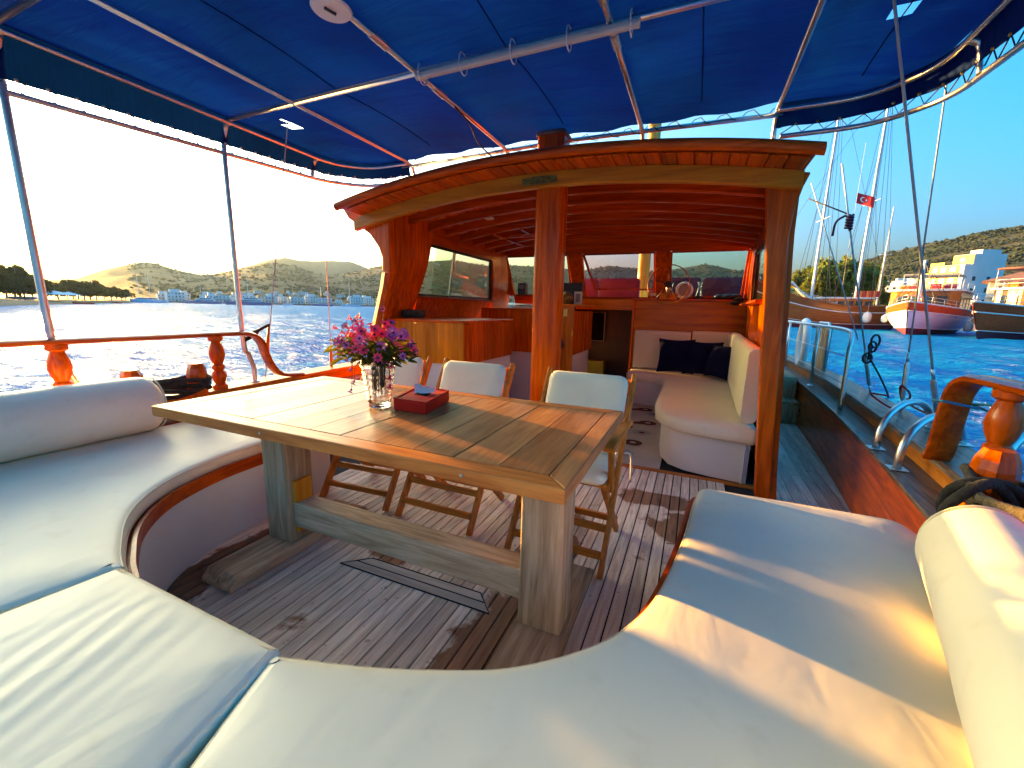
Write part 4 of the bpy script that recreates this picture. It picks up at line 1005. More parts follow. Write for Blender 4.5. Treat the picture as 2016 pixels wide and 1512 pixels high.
# ---------------------------------------------------------------- folding chairs
def make_chair():
    """local: seat faces -Y, origin on the floor below the seat centre"""
    t = thing('folding_chair', 'x', 'chair', (0, 0, 0), 'folding chairs along the far side of the table')
    for s in (-1, 1):
        x = s*.235
        MB().bar((x, .312, .905), (x, -.25, .004), .022, .046, up=(0, 1, .3)).build('leg', 'brown_teak_z', t, bevel=.004)     # back upright running down to the front foot
        MB().bar((x*.90, -.18, .44), (x*.90, .24, .004), .022, .042, up=(0, 1, .3)).build('leg', 'brown_teak_z', t, bevel=.004)
        MB().loft([[(x-.026, y, z-.012), (x+.026, y, z-.012), (x+.026, y, z+.012), (x-.026, y, z+.012)] for y, z in ((.22, .66), (.0, .665), (-.16, .66), (-.25, .645))]).build('armrest', 'brown_teak_y', t, bevel=.006)
        MB().bar((x, -.19, .65), (x, -.12, .40), .022, .04, up=(0, 1, 0)).build('arm_support', 'brown_teak_z', t, bevel=.004)
        MB().bar((x*.95, -.20, .44), (x*.95, .12, .42), .022, .03).build('seat_rail', 'brown_teak_y', t)
    MB().box(-.224, .224, .288, .310, .80, .88).build('back_rail', 'brown_teak_x', t, bevel=.005)
    MB().box(-.224, .224, .19, .205, .62, .67).build('back_rail', 'brown_teak_x', t, bevel=.005)
    for y, z in ((-.205, .095), (.185, .095), (-.13, .20)):
        MB().box(-.222, .222, y-.011, y+.011, z-.018, z+.018).build('stretcher', 'brown_teak_x', t, bevel=.004)
    for i in range(5): MB().box(-.21, .21, -.20+i*.065, -.15+i*.065, .437, .449).build('seat_slat', 'brown_teak_x', t, bevel=.003)
    sc = MB(); secs = []
    for d, z in ((.03, .450), (.005, .46), (0, .475), (.005, .492), (.03, .503), (.09, .508)):
        secs.append([(a, b2, z) for a, b2 in rounded_rect(0, -.04, .222-d, .20-d, .05-min(.02, d))])
    sc.loft(secs).build('seat_pad', 'chair_cloth', t, smooth=60)
    bc = MB(); secs = []
    for d, o_ in ((.03, -.005), (.006, .0), (0, .018), (.006, .034), (.03, .042), (.08, .046)):
        L = []
        for a, b2 in rounded_rect(0, .70, .218-d, .20-d, .045-min(.02, d)):
            yy = .215+(b2-.66)*.40
            L.append((a, yy-.035-o_, b2+.004))
        secs.append(L)
    bc.loft(secs).build('back_pad', 'chair_cloth', t, smooth=60)
    for s in (-1, 1):
        MB().tube(smooth_path([(s*.20, .13, .50), (s*.26, .19, .49), (s*.27, .20, .42), (s*.275, .19, .33)], 4), .006, 6).build('tie', 'white_rope', t, smooth=True)
    return t
ch = make_chair()
for i, (X, Y, rz_, lb) in enumerate(((-1.97, 2.15, R(4), 'folding chair with cream pads behind the flower vase'), (-1.33, 2.15, R(0), 'folding chair with cream pads between the vase and the post'), (-.555, 2.10, R(-2), 'folding chair with cream pads at the right end of the table'))):
    o = ch if i == 0 else copy_tree(ch)
    o.location = (X, Y, 0); o.rotation_euler.z = rz_; o['label'] = lb; o.scale = (1.08, 1.04, 1.03)
# ---------------------------------------------------------------- tissue box
tx = thing('tissue_box', 'red lacquered tissue box on the table', 'tissue box', (-1.2, 1.72, TZ))
bxm = [(-1.275, 1.515), (-1.085, 1.51), (-1.145, 1.80), (-1.36, 1.835)]
z0, z1 = TZ+.0025, TZ+.062
o = MB().prism(bxm, 'z', z0, z1-.008).build('case', 'red_lacquer', tx, bevel=.004)
ib = inset(bxm, .012); hb = inset(bxm, .07)
MB().loft([[(a, b2, z1-.007) for a, b2 in bxm], [(a, b2, z1) for a, b2 in bxm], [(a, b2, z1) for a, b2 in ib], [(a, b2, z1-.006) for a, b2 in ib]], caps=False).build('rim', 'red_lacquer', tx)
MB().prism(ib, 'z', z1-.0065, z1-.0045).build('lid', 'red_lacquer', tx)
MB().prism([(-1.25, 1.64), (-1.17, 1.63), (-1.185, 1.70), (-1.265, 1.71)], 'z', z1-.004, z1-.0035).build('slot', 'screen', tx)
MB().grid([[(-1.262+.085*u+.02*v, 1.655+.05*u+.004*math.sin(v*6), z1-.003+.05*math.sin(v*2.2)*(1-.5*u)+.004*math.sin(u*9)) for v in (0, .25, .5, .75, 1)] for u in (0, .2, .4, .6, .8, 1)]).build('tissue_sheet', 'tissue', tx, smooth=True)
# ---------------------------------------------------------------- vase and flowers
VX, VY = -1.375, 1.535
va = thing('glass_vase', 'embossed clear glass vase on the table holding the flowers', 'vase', (VX, VY, TZ))
VP = [(.001, 0), (.042, 0), (.046, .004)]
for k in range(0, 33): 
    f = k/32; VP.append((.046+.027*f+(.0022 if k % 4 == 0 else 0), .006+.196*f))
VP += [(.079, .207), (.081, .213), (.079, .219), (.077, .224), (.081, .230), (.079, .237), (.073, .237), (.071, .20)]
VP += [(.070-.026*(k/8), .20-.18*(k/8)) for k in range(1, 9)]+[(.001, .018)]
def vase_mesh():
    n = 48; secs = []; no = 3+33+6
    for i, (r, z) in enumerate(VP):
        L = []
        for j in range(n):
            a = 2*math.pi*j/n
            rr = r+((.0026 if j % 8 == 0 else (.0012 if j % 8 in (1, 7) else 0))+.0012*math.sin(z*190)*math.cos(a*6) if 3 < i < 36 else 0)
            L.append((VX+rr*math.cos(a), VY+rr*math.sin(a), TZ+.0025+z))
        secs.append(L)
    return MB().loft(secs)
vm_ = vase_mesh(); vm_.v = [(VX+(a-VX)*1.08, VY+(b2-VY)*1.08, c) for a, b2, c in vm_.v]
vm_.build('vase_body', 'crystal', va, smooth=True)
bq = thing('flower_bouquet', 'bunch of pink and violet cosmos flowers in the glass vase', 'flowers', (VX, VY, TZ+.2))
rng = random.Random(11)
def flower_mesh(mat):
    me = MB(); n = 8
    for k in range(n):
        a = 2*math.pi*k/n; c, s = math.cos(a), math.sin(a); w = .36
        me.add([(.003*c, .003*s, 0), (.014*math.cos(a-w), .014*math.sin(a-w), .006), (.020*c, .020*s, .007), (.014*math.cos(a+w), .014*math.sin(a+w), .006)], [(0, 1, 2, 3)])
    me.lathe([(.004, -.014), (.0075, -.002)], n=7)
    m_ = me.mesh('blossom', mat, recalc=False); m_.materials.append(M['blossom_core'])
    k0 = len(m_.vertices)
    return m_
fms = [flower_mesh(x) for x in ('blossom_pink', 'blossom_violet', 'blossom_magenta')]
core = MB().lathe([(.001, .006), (.005, .005), (.006, .001), (.001, .0)], n=8).mesh('core', 'blossom_core', smooth=True)
leafm = MB().add([(0, 0, 0), (.010, .018, .004), (.012, .036, .003), (.005, .056, -.004), (0, .064, -.008), (-.005, .056, -.004), (-.012, .036, .003), (-.010, .018, .004), (0, .036, -.002)], [(0, 1, 8), (1, 2, 8), (2, 3, 8), (3, 4, 8), (4, 5, 8), (5, 6, 8), (6, 7, 8), (7, 0, 8)]).mesh('leaf', 'petal_leaf', smooth=True, recalc=False)
def put(me, name, p, d, sc, parent=bq):
    o = bpy.data.objects.new(name, me); COL.objects.link(o); o.parent = parent
    q = Vector(d).to_track_quat('Z', 'Y'); o.rotation_euler = q.to_euler(); o.location = Vector(p)-OFF[parent]; o.scale = (sc,)*3
    return o
stems = MB(); NECK = Vector((VX, VY, TZ+.235))
def blossom(p, d, kind, sc=1.0):
    o = put(fms[kind], 'blossom', p, d, sc)
    c = bpy.data.objects.new('core', core); COL.objects.link(c); c.parent = o
for k in range(88):
    a = rng.uniform(0, 2*math.pi); el = rng.uniform(.08, 1.35); rad = rng.uniform(.12, .235)
    d = Vector((math.cos(a)*math.cos(el)*1.05, math.sin(a)*math.cos(el)*.95, math.sin(el)*.80))
    p = NECK+d*rad+Vector((-.035, 0, .012))
    lft = p.x < VX-.03
    kind = rng.choice((0, 0, 0, 2) if lft else (1, 1, 2, 2, 0))
    if d.z > .6 and rng.random() < .5: kind = 0
    face = (d+Vector((.25, -.7, .15))*rng.uniform(.3, 1.1)).normalized()
    blossom(p, face, kind, rng.uniform(.95, 1.45))
    stems.tube(smooth_path([NECK+Vector((d.x*.03, d.y*.03, -.17+rng.uniform(0, .06))), NECK+d*.04, p-face*.012], 4), .0013, 4)
far_ = [((-.27, 0, .14), 0), ((-.22, 0, .12), 0), ((-.19, .02, .19), 0), ((-.15, .02, .185), 0), ((-.11, 0, .20), 0), ((.02, .02, .235), 0), ((.09, .0, .15), 0), ((-.24, -.02, .035), 1), ((-.18, -.03, .025), 1), ((-.17, -.03, -.01), 1), ((.155, -.01, .025), 1), ((.085, -.05, .0), 1), ((-.12, -.06, -.055), 1), ((-.105, -.06, -.115), 2), ((-.115, -.07, -.155), 2), ((.105, -.03, -.02), 2), ((.10, -.04, -.075), 0), ((.105, -.045, -.115), 0)]
for (dx, dy, dz), kind in far_:
    p = NECK+Vector((dx, dy, dz)); hang = dz < .04
    face = Vector((dx*2, -.4, -.8 if hang and dz < 0 else .3)).normalized()
    blossom(p, face, kind, 1.0)
    mid = NECK+Vector((dx*.8, dy*.8, max(dz, 0)*.5+.05 if not hang else .055))
    stems.tube(smooth_path([NECK+Vector((dx*.1, dy*.1, -.05)), NECK+Vector((dx*.45, dy*.5, .05)), mid, p-face*.012], 5), .0013, 4)
stems.build('stems', 'stem_green', bq, smooth=True)['kind'] = 'stuff'
for k in range(200):
    a = rng.uniform(0, 2*math.pi); el = rng.uniform(-.10, .95); rad = rng.uniform(.03, .185)
    d = Vector((math.cos(a)*math.cos(el), math.sin(a)*math.cos(el), math.sin(el)*.8))
    o = put(leafm, 'leaf', NECK+d*rad+Vector((-.025, 0, .0)), (rng.uniform(-1, 1), rng.uniform(-1, 1), 1), rng.uniform(.7, 1.35))
    o.rotation_euler = (rng.uniform(-.6, .6), rng.uniform(-.6, .6), a-math.pi/2+rng.uniform(-.5, .5))
# ================================================================ rigging and fittings at the sides
def stay(pts, lb, r=.0055, turn=True, mat='wire_grey'):
    a, b2 = Vector(pts[0]), Vector(pts[1]); d = (b2-a).normalized()
    t = thing('wire_stay', lb, 'stay', tuple(a))
    MB().tube([a+d*(.42 if turn else 0), b2], r, 7).build('wire', mat, t, smooth=True)
    if turn:
        MB().tube([a, a+d*.10], .008, 8).build('lower_pin', 'steel', t, smooth=True)
        MB().tube([a+d*.08, a+d*.10, a+d*.34, a+d*.36], [.010, .016, .016, .010], 10).build('turnbuckle', 'dull_steel', t, smooth=30)
        MB().tube([a+d*.35, a+d*.43], .009, 8).build('upper_pin', 'steel', t, smooth=True)
    return t
stay(((1.45, 3.87, .616), (1.10, 3.95, 9.0)), 'steel shroud rising almost upright at the right, red rope at its foot')
stay(((1.45, 3.34, .616), (.05, 2.02, 4.35)), 'steel shroud slanting up through the awning slit at the right', .0065)
stay(((1.52, 4.68, .60), (.95, 4.30, 2.24+.25)), 'steel stay with black rope grip beside the stanchions at the right', .007)
stay(((1.575, 5.42, 1.05), (.95, 5.35, 2.62)), 'thin stay crossing toward the wheelhouse roof at the right', .006, False)
stay(((-3.60, 2.52, .616), (-2.78, 2.55, 4.0)), 'thin shroud through the left side of the awning, near the scrolled rail', .0045, False)
stay(((-3.60, 3.29, .616), (-3.52, 3.25, 7.0)), 'thin shroud just left of the wheelhouse, beyond the flowers', .0045, False)
MB().tube([(-3.60, 3.29, .617), (-3.597, 3.288, .67), (-3.595, 3.287, .80), (-3.593, 3.285, .86)], [.012, .018, .016, .006], 10).build('wooden_sleeve', 'brown_teak_z', bpy.data.objects['wire_stay.005'], smooth=True)
tl = thing('tied_lashing', 'dark lashing tied from the left rail to the thin shroud', 'lashing', (-3.45, 2.35, 1.0))
MB().tube(smooth_path([(-3.44, 2.24, .98), (-3.47, 2.32, 1.0), (-3.50, 2.42, 1.05), (-3.49, 2.52, 1.10)], 6), [.020]*7+[.022]*5+[.013]*7, 8).build('wrap', 'dark_rope', tl, smooth=True)
MB().tube([(-3.49, 2.522, 1.11), (-3.52, 2.521, .98), (-3.545, 2.52, .85), (-3.575, 2.52, .72)], [.008, .014, .016, .010], 8).build('sleeve', 'brown_teak_z', tl, smooth=True)
kn = thing('rope_knot', 'reddish brown rope knotted on the stay right of the wheelhouse', 'knot', (1.0, 4.5, 2.1))
kp_ = (1.083, 4.39, 2.03)
MB().tube([(kp_[0]+.02*math.cos(a*1.0), kp_[1]+.02*math.sin(a), kp_[2]-.0035*a+.08) for a in [k*.5 for k in range(66)]], .011, 6).build('coils', 'maroon_vinyl', kn, smooth=True)
MB().tube(smooth_path([(kp_[0]-.03, kp_[1], kp_[2]+.08), (kp_[0]-.09, kp_[1], kp_[2]+.03), (kp_[0]-.10, kp_[1], kp_[2]-.08)], 4), .009, 6).build('tail', 'maroon_vinyl', kn, smooth=True)
MB().tube([(kp_[0], kp_[1], kp_[2]+.08), (.86, 4.85, 2.36)], .006, 6).build('line', 'dark_rope', kn, smooth=True)
rg = thing('rope_grip', 'black rope and clips hanging on the stay above the right bulwark', 'rope', (1.5, 4.7, .8))
for k in range(4):
    cz = .95+.05*k
    ang_ = k*1.1; MB().tube([(1.425+.032*math.cos(a)*math.cos(ang_)+.012*k, 4.60+.032*math.cos(a)*math.sin(ang_), cz-.02+(.045+.012*(k % 2))*math.sin(a)) for a in [2*math.pi*j/14 for j in range(14)]], .009, 6, closed=True).build('loop', 'black_plastic', rg, smooth=True)
MB().tube(smooth_path([(1.43, 4.60, .95), (1.50, 4.52, .80), (1.545, 4.45, .68), (1.56, 4.42, .617)], 4), .008, 6).build('tail', 'black_plastic', rg, smooth=True)
for (x0, y0, x1, y1, h, lb) in ((1.08, 3.10, 1.42, 3.36, .20, 'stainless grab hoop farthest forward on the right bulwark'), (1.05, 2.72, 1.40, 2.98, .20, 'stainless grab hoop nearest the rail end on the right bulwark'), (1.20, 2.30, 1.46, 2.52, .24, 'stainless grab hoop behind the turned baluster at the right edge')):
    t = thing('grab_hoop', lb, 'hoop', (x0, y0, .503), 'grab hoops on the right bulwark')
    z0, z1 = .504, .617
    pts = [(x0, y0, z0)]+[(x0+(x1-x0)*(.5-.5*math.cos(R(a))), y0+(y1-y0)*(.5-.5*math.cos(R(a))), z0+.06+(z1-z0)*(a/180.)*.4+h*math.sin(R(a))) for a in range(0, 181, 15)]+[(x1, y1, z1)]
    MB().tube(pts, .019, 10).build('tube', 'steel', t, smooth=True)
    for (x, y, z) in ((x0, y0, z0), (x1, y1, z1)):
        MB().box(x-.04, x+.04, y-.04, y+.04, z-.0005, z+.006).build('foot_plate', 'dull_steel', t, bevel=.003)
t = thing('boarding_rail', 'stainless gate rail with wires on the right bulwark beyond the wheelhouse', 'railing', (1.25, 5.5, .503))
def rb(Y): return xin(Y)+.03
MB().tube(smooth_path([(rb(8.6), 8.6, 1.20), (rb(7.1), 7.1, 1.19), (rb(5.5), 5.5, 1.18), (rb(4.5)+.02, 4.55, 1.17), (rb(4.3)+.02, 4.36, 1.12), (rb(4.27), 4.30, 1.0), (rb(4.27), 4.28, .8), (rb(4.2), 4.27, .503)], 6), .017, 10).build('top_tube', 'steel', t, smooth=True)
for Y in (5.57, 7.13, 8.6):
    MB().tube([(rb(Y), Y, .503), (rb(Y), Y, 1.19)], .014, 8).build('stanchion', 'steel', t, smooth=True)
    MB().lathe([(.035, .5032), (.035, .51), (.018, .52)], (rb(Y), Y, 0), 12).build('stanchion_foot', 'steel', t, smooth=30)
for z in (.72, .95): MB().tube([(rb(4.28), 4.28, z), (rb(5.57), 5.57, z), (rb(7.13), 7.13, z), (rb(8.6), 8.6, z)], .004, 6).build('guard_wire', 'steel', t, smooth=True)
t = thing('gangway_board', 'grey slatted board folded upright inside the gate rail', 'board', (1.42, 6.0, .55))
for i in range(6): MB().bar((1.48, 6.05+i*.075, .62), (1.48, 6.05+i*.075, 1.16), .068, .03, up=(1, 0, 0)).build('slat', 'grey_teak_z', t, bevel=.004)
MB().tube([(1.46, 5.98, .6), (1.46, 5.98, 1.14), (1.46, 6.05, 1.2), (1.46, 6.45, 1.2), (1.46, 6.52, 1.14), (1.46, 6.52, .6)], .014, 8).build('frame', 'steel', t, smooth=True)
t = thing('white_fender', 'white round fender ring beyond the gangway board', 'fender', (1.40, 6.9, .6))
MB().tube([(1.40, 6.9+.17*math.cos(a), .90+.30*math.sin(a)) for a in [2*math.pi*k/24 for k in range(24)]], .05, 10, closed=True).build('ring', 'white_plastic', t, smooth=True)
t = thing('red_rope', 'thin red rope knotted at the shroud foot on the right', 'rope', (1.45, 3.86, .7))
MB().tube(smooth_path([(1.40, 3.98, .70), (1.30, 4.0, .70), (1.42, 3.84, .62), (1.46, 3.80, .74), (1.42, 3.86, .80), (1.46, 3.92, .70), (1.50, 3.84, .66), (1.44, 3.78, .72), (1.45, 3.70, .68), (1.38, 3.2, .70), (1.22, 2.62, .72)], 6), .007, 6).build('line', 'red_rope', t, smooth=True)
t = thing('blue_rope', 'thin blue rope hitched around the right rail end', 'rope', (1.14, 2.5, .95))
MB().tube([(1.08, 2.50, .92), (1.20, 2.49, .90), (1.20, 2.58, .89), (1.08, 2.59, .91)], .006, 6, closed=True).build('hitch', 'blue_rope', t, smooth=True)
MB().tube([(1.20, 2.54, .91), (1.34, 2.36, .83), (1.42, 2.28, .72)], .006, 6).build('tail', 'blue_rope', t, smooth=True)
MB().tube([(1.20, 2.54, .91), (1.32, 2.2, .98)], .006, 6).build('tail', 'blue_rope', t, smooth=True)
# ================================================================ land
def hill_mat(name, c1, c2, c3, sc=.05):
    m, nt, b = newmat(name)
    tc = nt.nodes.new('ShaderNodeTexCoord')
    n1 = N(nt, 'ShaderNodeTexNoise', Scale=sc, Detail=9.0, Roughness=.68); nt.links.new(tc.outputs['Object'], n1.inputs[0])
    n2 = N(nt, 'ShaderNodeTexNoise', Scale=sc*.12, Detail=5.0); nt.links.new(tc.outputs['Object'], n2.inputs[0])
    r1 = ramp(nt, n1.outputs[0], c1, c2, .40, .58)
    r2 = ramp(nt, n2.outputs[0], (0, 0, 0), (1, 1, 1), .48, .62)
    mx = N(nt, 'ShaderNodeMix', data_type='RGBA'); nt.links.new(r2.outputs[0], mx.inputs[0]); nt.links.new(r1.outputs[0], mx.inputs[6]); mx.inputs[7].default_value = c4(c3)
    m2 = N(nt, 'ShaderNodeMix', data_type='RGBA'); m2.inputs[0].default_value = .5
    nt.links.new(r1.outputs[0], m2.inputs[6]); nt.links.new(mx.outputs[2], m2.inputs[7])
    nt.links.new(m2.outputs[2], b.inputs['Base Color']); b.inputs['Roughness'].default_value = .95; b.inputs['Specular IOR Level'].default_value = .1
    bp = N(nt, 'ShaderNodeBump', Strength=1.0, Distance=6.0); nt.links.new(n1.outputs[0], bp.inputs['Height']); nt.links.new(bp.outputs[0], b.inputs['Normal'])
hill_mat('scrub_hill', (.014, .018, .012), (.048, .041, .029), (.030, .027, .020))
hill_mat('green_hill', (.026, .044, .016), (.080, .080, .038), (.095, .075, .042), .08)
ELEV = [(-60, 6.5), (-40, 7.2), (-26, 7.7), (-24.3, 7.56), (-22.5, 7.3), (-20.2, 6.95), (-17.8, 6.34), (-15.6, 5.45), (-13.5, 4.6), (-10, 3.9), (-5.4, 4.75), (-3.9, 4.95), (-.5, 5.74), (2.9, 5.2), (5.3, 4.9), (8, 5.3), (11.1, 5.67), (14.3, 5.0), (16, 5.2), (20.4, 5.46), (25.2, 5.56), (27.3, 5.4), (32, 6.0), (35.3, 5.7), (40.4, 5.1), (43, 4.3), (46, 3.5), (49, 3.6), (51, 4.3), (53.6, 4.5), (56, 3.9), (58.1, 3.05), (60, 2.7), (62.5, 3.16), (63.9, 3.7), (65.3, 3.6), (67.6, 2.8), (69.8, 1.7), (73, 1.3), (80, 1.2), (100, 1.4)]
RSH = [(-60, 125), (-26, 118), (-12, 125), (-8, 180), (-3, 420), (4, 560), (30, 560), (42, 500), (50, 450), (60, 440), (67, 520), (75, 700), (100, 800)]
RRD = [(-60, 620), (-26, 640), (-16, 720), (-10, 1150), (0, 1500), (30, 1600), (45, 1500), (60, 1700), (70, 1800), (100, 1900)]
def hz(az, d):
    """ground height at azimuth / distance"""
    rs, rr = interp(az, RSH), interp(az, RRD)
    top = 1.3+rr*math.tan(R(interp(az, ELEV)))
    f = (d-rs)/(rr-rs)
    if f <= 0: return SEA-2.0
    if f <= 1:
        base = SEA+1.0+(top-SEA-1.0)*(f**1.45)
        p = polar(az, d)
        return base+noise.noise(p*.006)*10*f*(1-f)*2+noise.noise(p*.02)*4.0*f*(1.1-f)*2
    return top-(d-rr)*.25
def terrain(name, a0, a1, step, mat, rows):
    vs = []; fs = []
    n = int((a1-a0)/step)+1
    for i in range(n):
        az = a0+i*step; rs, rr = interp(az, RSH), interp(az, RRD)
        for f in rows:
            d = rs+f*(rr-rs); vs.append(polar(az, d, hz(az, d) if f > 0 else SEA-3))
    k = len(rows)
    for i in range(n-1):
        for j in range(k-1): fs.append((i*k+j, i*k+j+1, (i+1)*k+j+1, (i+1)*k+j))
    o = MB().add(vs, fs).build(name, mat, smooth=True, recalc=False); tag(o, kind='structure')
ROWS = [-.02, .001, .03, .06, .1, .15, .2, .26, .32, .38, .45, .52, .6, .68, .76, .84, .9, .95, 1.0, 1.05, 1.3]
terrain('hills', -8, 100, .35, 'scrub_hill', ROWS); terrain('hillside', -60, -7.99, .3, 'green_hill', ROWS)
FAR = [(30, 2.0), (40, 3.0), (43, 4.55), (44.7, 5.15), (47, 5.2), (49, 5.0), (50.5, 5.0), (52, 5.25), (53.5, 4.9), (56, 3.8), (60, 2.5), (66, 1)]
vs = []; fs = []
for i in range(91):
    az = 30+.4*i; top = 1.3+2900*math.tan(R(interp(az, FAR)+.06*noise.noise(Vector((az*1.3, 0, 0)))))
    for d, f in ((1750, 0), (2050, .18), (2300, .42), (2550, .7), (2750, .9), (2900, 1), (3200, .7)): vs.append(polar(az, d, SEA+(top-SEA)*f+10*f*noise.noise(polar(az, d)*.004)))
for i in range(90):
    for j in range(6): fs.append((i*7+j, i*7+j+1, (i+1)*7+j+1, (i+1)*7+j))
tag(MB().add(vs, fs).build('far_hills', 'scrub_hill', smooth=True, recalc=False), kind='structure')
# headland on the left and the quay on the right
plain('sand', (.085, .07, .045), .9, var=.2, scale=.2)
plain('concrete', (.34, .32, .29), .8, var=.15, scale=.3)
hd = []
for az in [66.2+.35*i for i in range(90)]:
    hd.append([polar(az, d, z) for d, z in ((interp(az, [(66, 330), (68, 285), (71, 215), (75, 150), (98, 90)]), SEA-1), (interp(az, [(66, 332), (68, 287), (71, 217), (75, 152), (98, 92)]), SEA+.25), (interp(az, [(66, 345), (75, 165), (98, 105)]), SEA+1.2), (400, SEA+3), (560, SEA+5), (620, SEA-1))])
tag(MB().grid(hd).build('headland', 'sand', smooth=True, recalc=False), kind='structure')
q = [[polar(az, d, z) for d, z in ((112, SEA-2), (112.2, SEA+1.1), (150, SEA+1.25))] for az in [-60+i for i in range(53)]]
tag(MB().grid(q).build('quay', 'concrete', recalc=False), kind='structure')
# scrub on the right hand hill: a mass nobody could count
rng = random.Random(5); mb = MB()
plain('scrub_leaf', (.038, .046, .024), .9, var=.5, scale=.3, spec=.1)
def shrub(mb, p, r, h):
    n = 5; a0 = rng.uniform(0, 6)
    ring = [p+Vector((r*rng.uniform(.7, 1.2)*math.cos(a0+2*math.pi*k/n), r*rng.uniform(.7, 1.2)*math.sin(a0+2*math.pi*k/n), h*rng.uniform(.3, .55))) for k in range(n)]
    mb.add(ring+[p+Vector((0, 0, h)), p+Vector((0, 0, -.4))], [(k, (k+1) % n, n) for k in range(n)]+[((k+1) % n, k, n+1) for k in range(n)])
for k in range(7500):
    az = rng.uniform(-36, -9); f = rng.random()**.75
    rs, rr = interp(az, RSH), interp(az, RRD); d = rs+(.16+.85*f)*(rr-rs)
    if noise.noise(polar(az, d)*.02) < -.12 and rng.random() < .8: continue
    s = rng.uniform(.7, 1.6)*(1.5 if f > .93 else 1); shrub(mb, polar(az, d, hz(az, d)), 1.25*s, 1.3*s)
for k in range(5000):
    az = rng.uniform(-8, 66); f = rng.random()**.8
    rs, rr = interp(az, RSH), interp(az, RRD); d = rs+(.12+.89*f)*(rr-rs)
    if noise.noise(polar(az, d)*.008) < -.05 and rng.random() < .85: continue
    s = rng.uniform(1.2, 2.6); shrub(mb, polar(az, d, hz(az, d)), 2.2*s, 2.0*s)
tag(mb.build('hillside_scrub', 'scrub_leaf', recalc=False), 'dark scrub scattered over the hillsides', 'scrub', kind='stuff')
# ---------------------------------------------------------------- trees
plain('bark', (.09, .065, .045), .9, var=.3, scale=2)
def leaf_mat(name, c, t):
    translucent_mix(name, c, t, .3)
leaf_mat('tree_leaf', (.12, .15, .024), (.24, .25, .04)); leaf_mat('dark_leaf', (.025, .038, .012), (.05, .06, .015)); leaf_mat('palm_leaf', (.06, .085, .02), (.12, .14, .03))
def tree_proto(seed, h, spread, leafmat, nleaf, leafsize, trunk=.35):
    rg = random.Random(seed)
    t = thing('tree', 'x', 'tree', (0, 0, 0))
    mb = MB(); th = h*trunk
    mb.tube(smooth_path([(0, 0, -.5), (rg.uniform(-.2, .2), rg.uniform(-.2, .2), th*.6), (rg.uniform(-.4, .4), rg.uniform(-.4, .4), th*1.3)], 4), [h*.035*(1-.06*i) for i in range(9)], 7)
    cl = []
    for k in range(11):
        a = rg.uniform(0, 6.28); e = rg.uniform(.1, 1.3); rr = rg.uniform(.35, .85)
        c = Vector((math.cos(a)*math.cos(e)*spread*rr, math.sin(a)*math.cos(e)*spread*rr, th+(h-th)*(.18+.72*math.sin(e)*rr)))
        cl.append((c, rg.uniform(.26, .42)*spread))
        mb.tube(smooth_path([(0, 0, th*rg.uniform(.6, 1.1)), c*.5+Vector((0, 0, th*.35)), c], 3), [h*.014, h*.012, h*.010, h*.009, h*.007, h*.005, h*.004], 5)
    mb.build('trunk', 'bark', t, smooth=True)
    lf = MB()
    for k in range(nleaf):
        c, r = cl[rg.randrange(len(cl))]
        v = Vector((rg.gauss(0, 1), rg.gauss(0, 1), rg.gauss(0, .8))).normalized()*r*rg.uniform(.45, 1.08)
        p = c+v; s = leafsize*rg.uniform(.6, 1.3)
        u = Vector((rg.gauss(0, 1), rg.gauss(0, 1), rg.gauss(0, 1))).normalized(); w = u.orthogonal().normalized()
        lf.add([p-u*s-w*s*.4, p+w*s*.7, p+u*s+w*s*.3, p-w*s*.6], [(0, 1, 2, 3)])
    lf.build('crown', leafmat, t, recalc=False)
    return t
T1 = tree_proto(1, 10, 4.6, 'tree_leaf', 2600, .42, .28); T2 = tree_proto(2, 11, 3.9, 'tree_leaf', 2400, .40, .30); T3 = tree_proto(3, 5.5, 3.6, 'dark_leaf', 900, .5, .2)
used = set()
def put_tree(proto, az, d, sc, lb, grp, z=None):
    o = proto if proto not in used else copy_tree(proto); used.add(proto)
    p = polar(az, d, hz(az, d) if z is None else z); o.location = p; o.scale = (sc, sc, sc*random.uniform(.9, 1.1)); o.rotation_euler.z = random.uniform(0, 6)
    o['label'] = lb; o['group'] = grp
put_tree(T1, -12.9, 132, 1.72, 'tall sunlit tree between the two white masts of the left gulet', 'trees behind the gulets', SEA+1.2)
put_tree(T2, -10.9, 134, 1.25, 'sunlit tree left of the first white mast', 'trees behind the gulets', SEA+1.2)
put_tree(T1, -15.0, 136, 1.55, 'sunlit tree right of the second white mast', 'trees behind the gulets', SEA+1.2)
put_tree(T2, -11.9, 128, 1.1, 'low green tree at the foot of the first white mast', 'trees behind the gulets', SEA+1.2)
put_tree(T2, -17.0, 150, .95, 'small tree right of the masts, before the brown hillside', 'trees behind the gulets', SEA+1.2)
put_tree(T1, -17.9, 190, .75, 'dark green tree above the stern of the left gulet', 'trees behind the gulets', SEA+4)
put_tree(T2, -19.2, 215, .85, 'broad green tree left of the yellow lit hotel', 'trees behind the gulets', SEA+5)
put_tree(T1, -26.0, 190, 1.15, 'green tree right of the white hotel at the picture edge', 'trees behind the gulets', SEA+4.5)
put_tree(T2, -23.6, 128, .42, 'small bright green bush between the two right boats', 'trees behind the gulets', SEA+1.2)
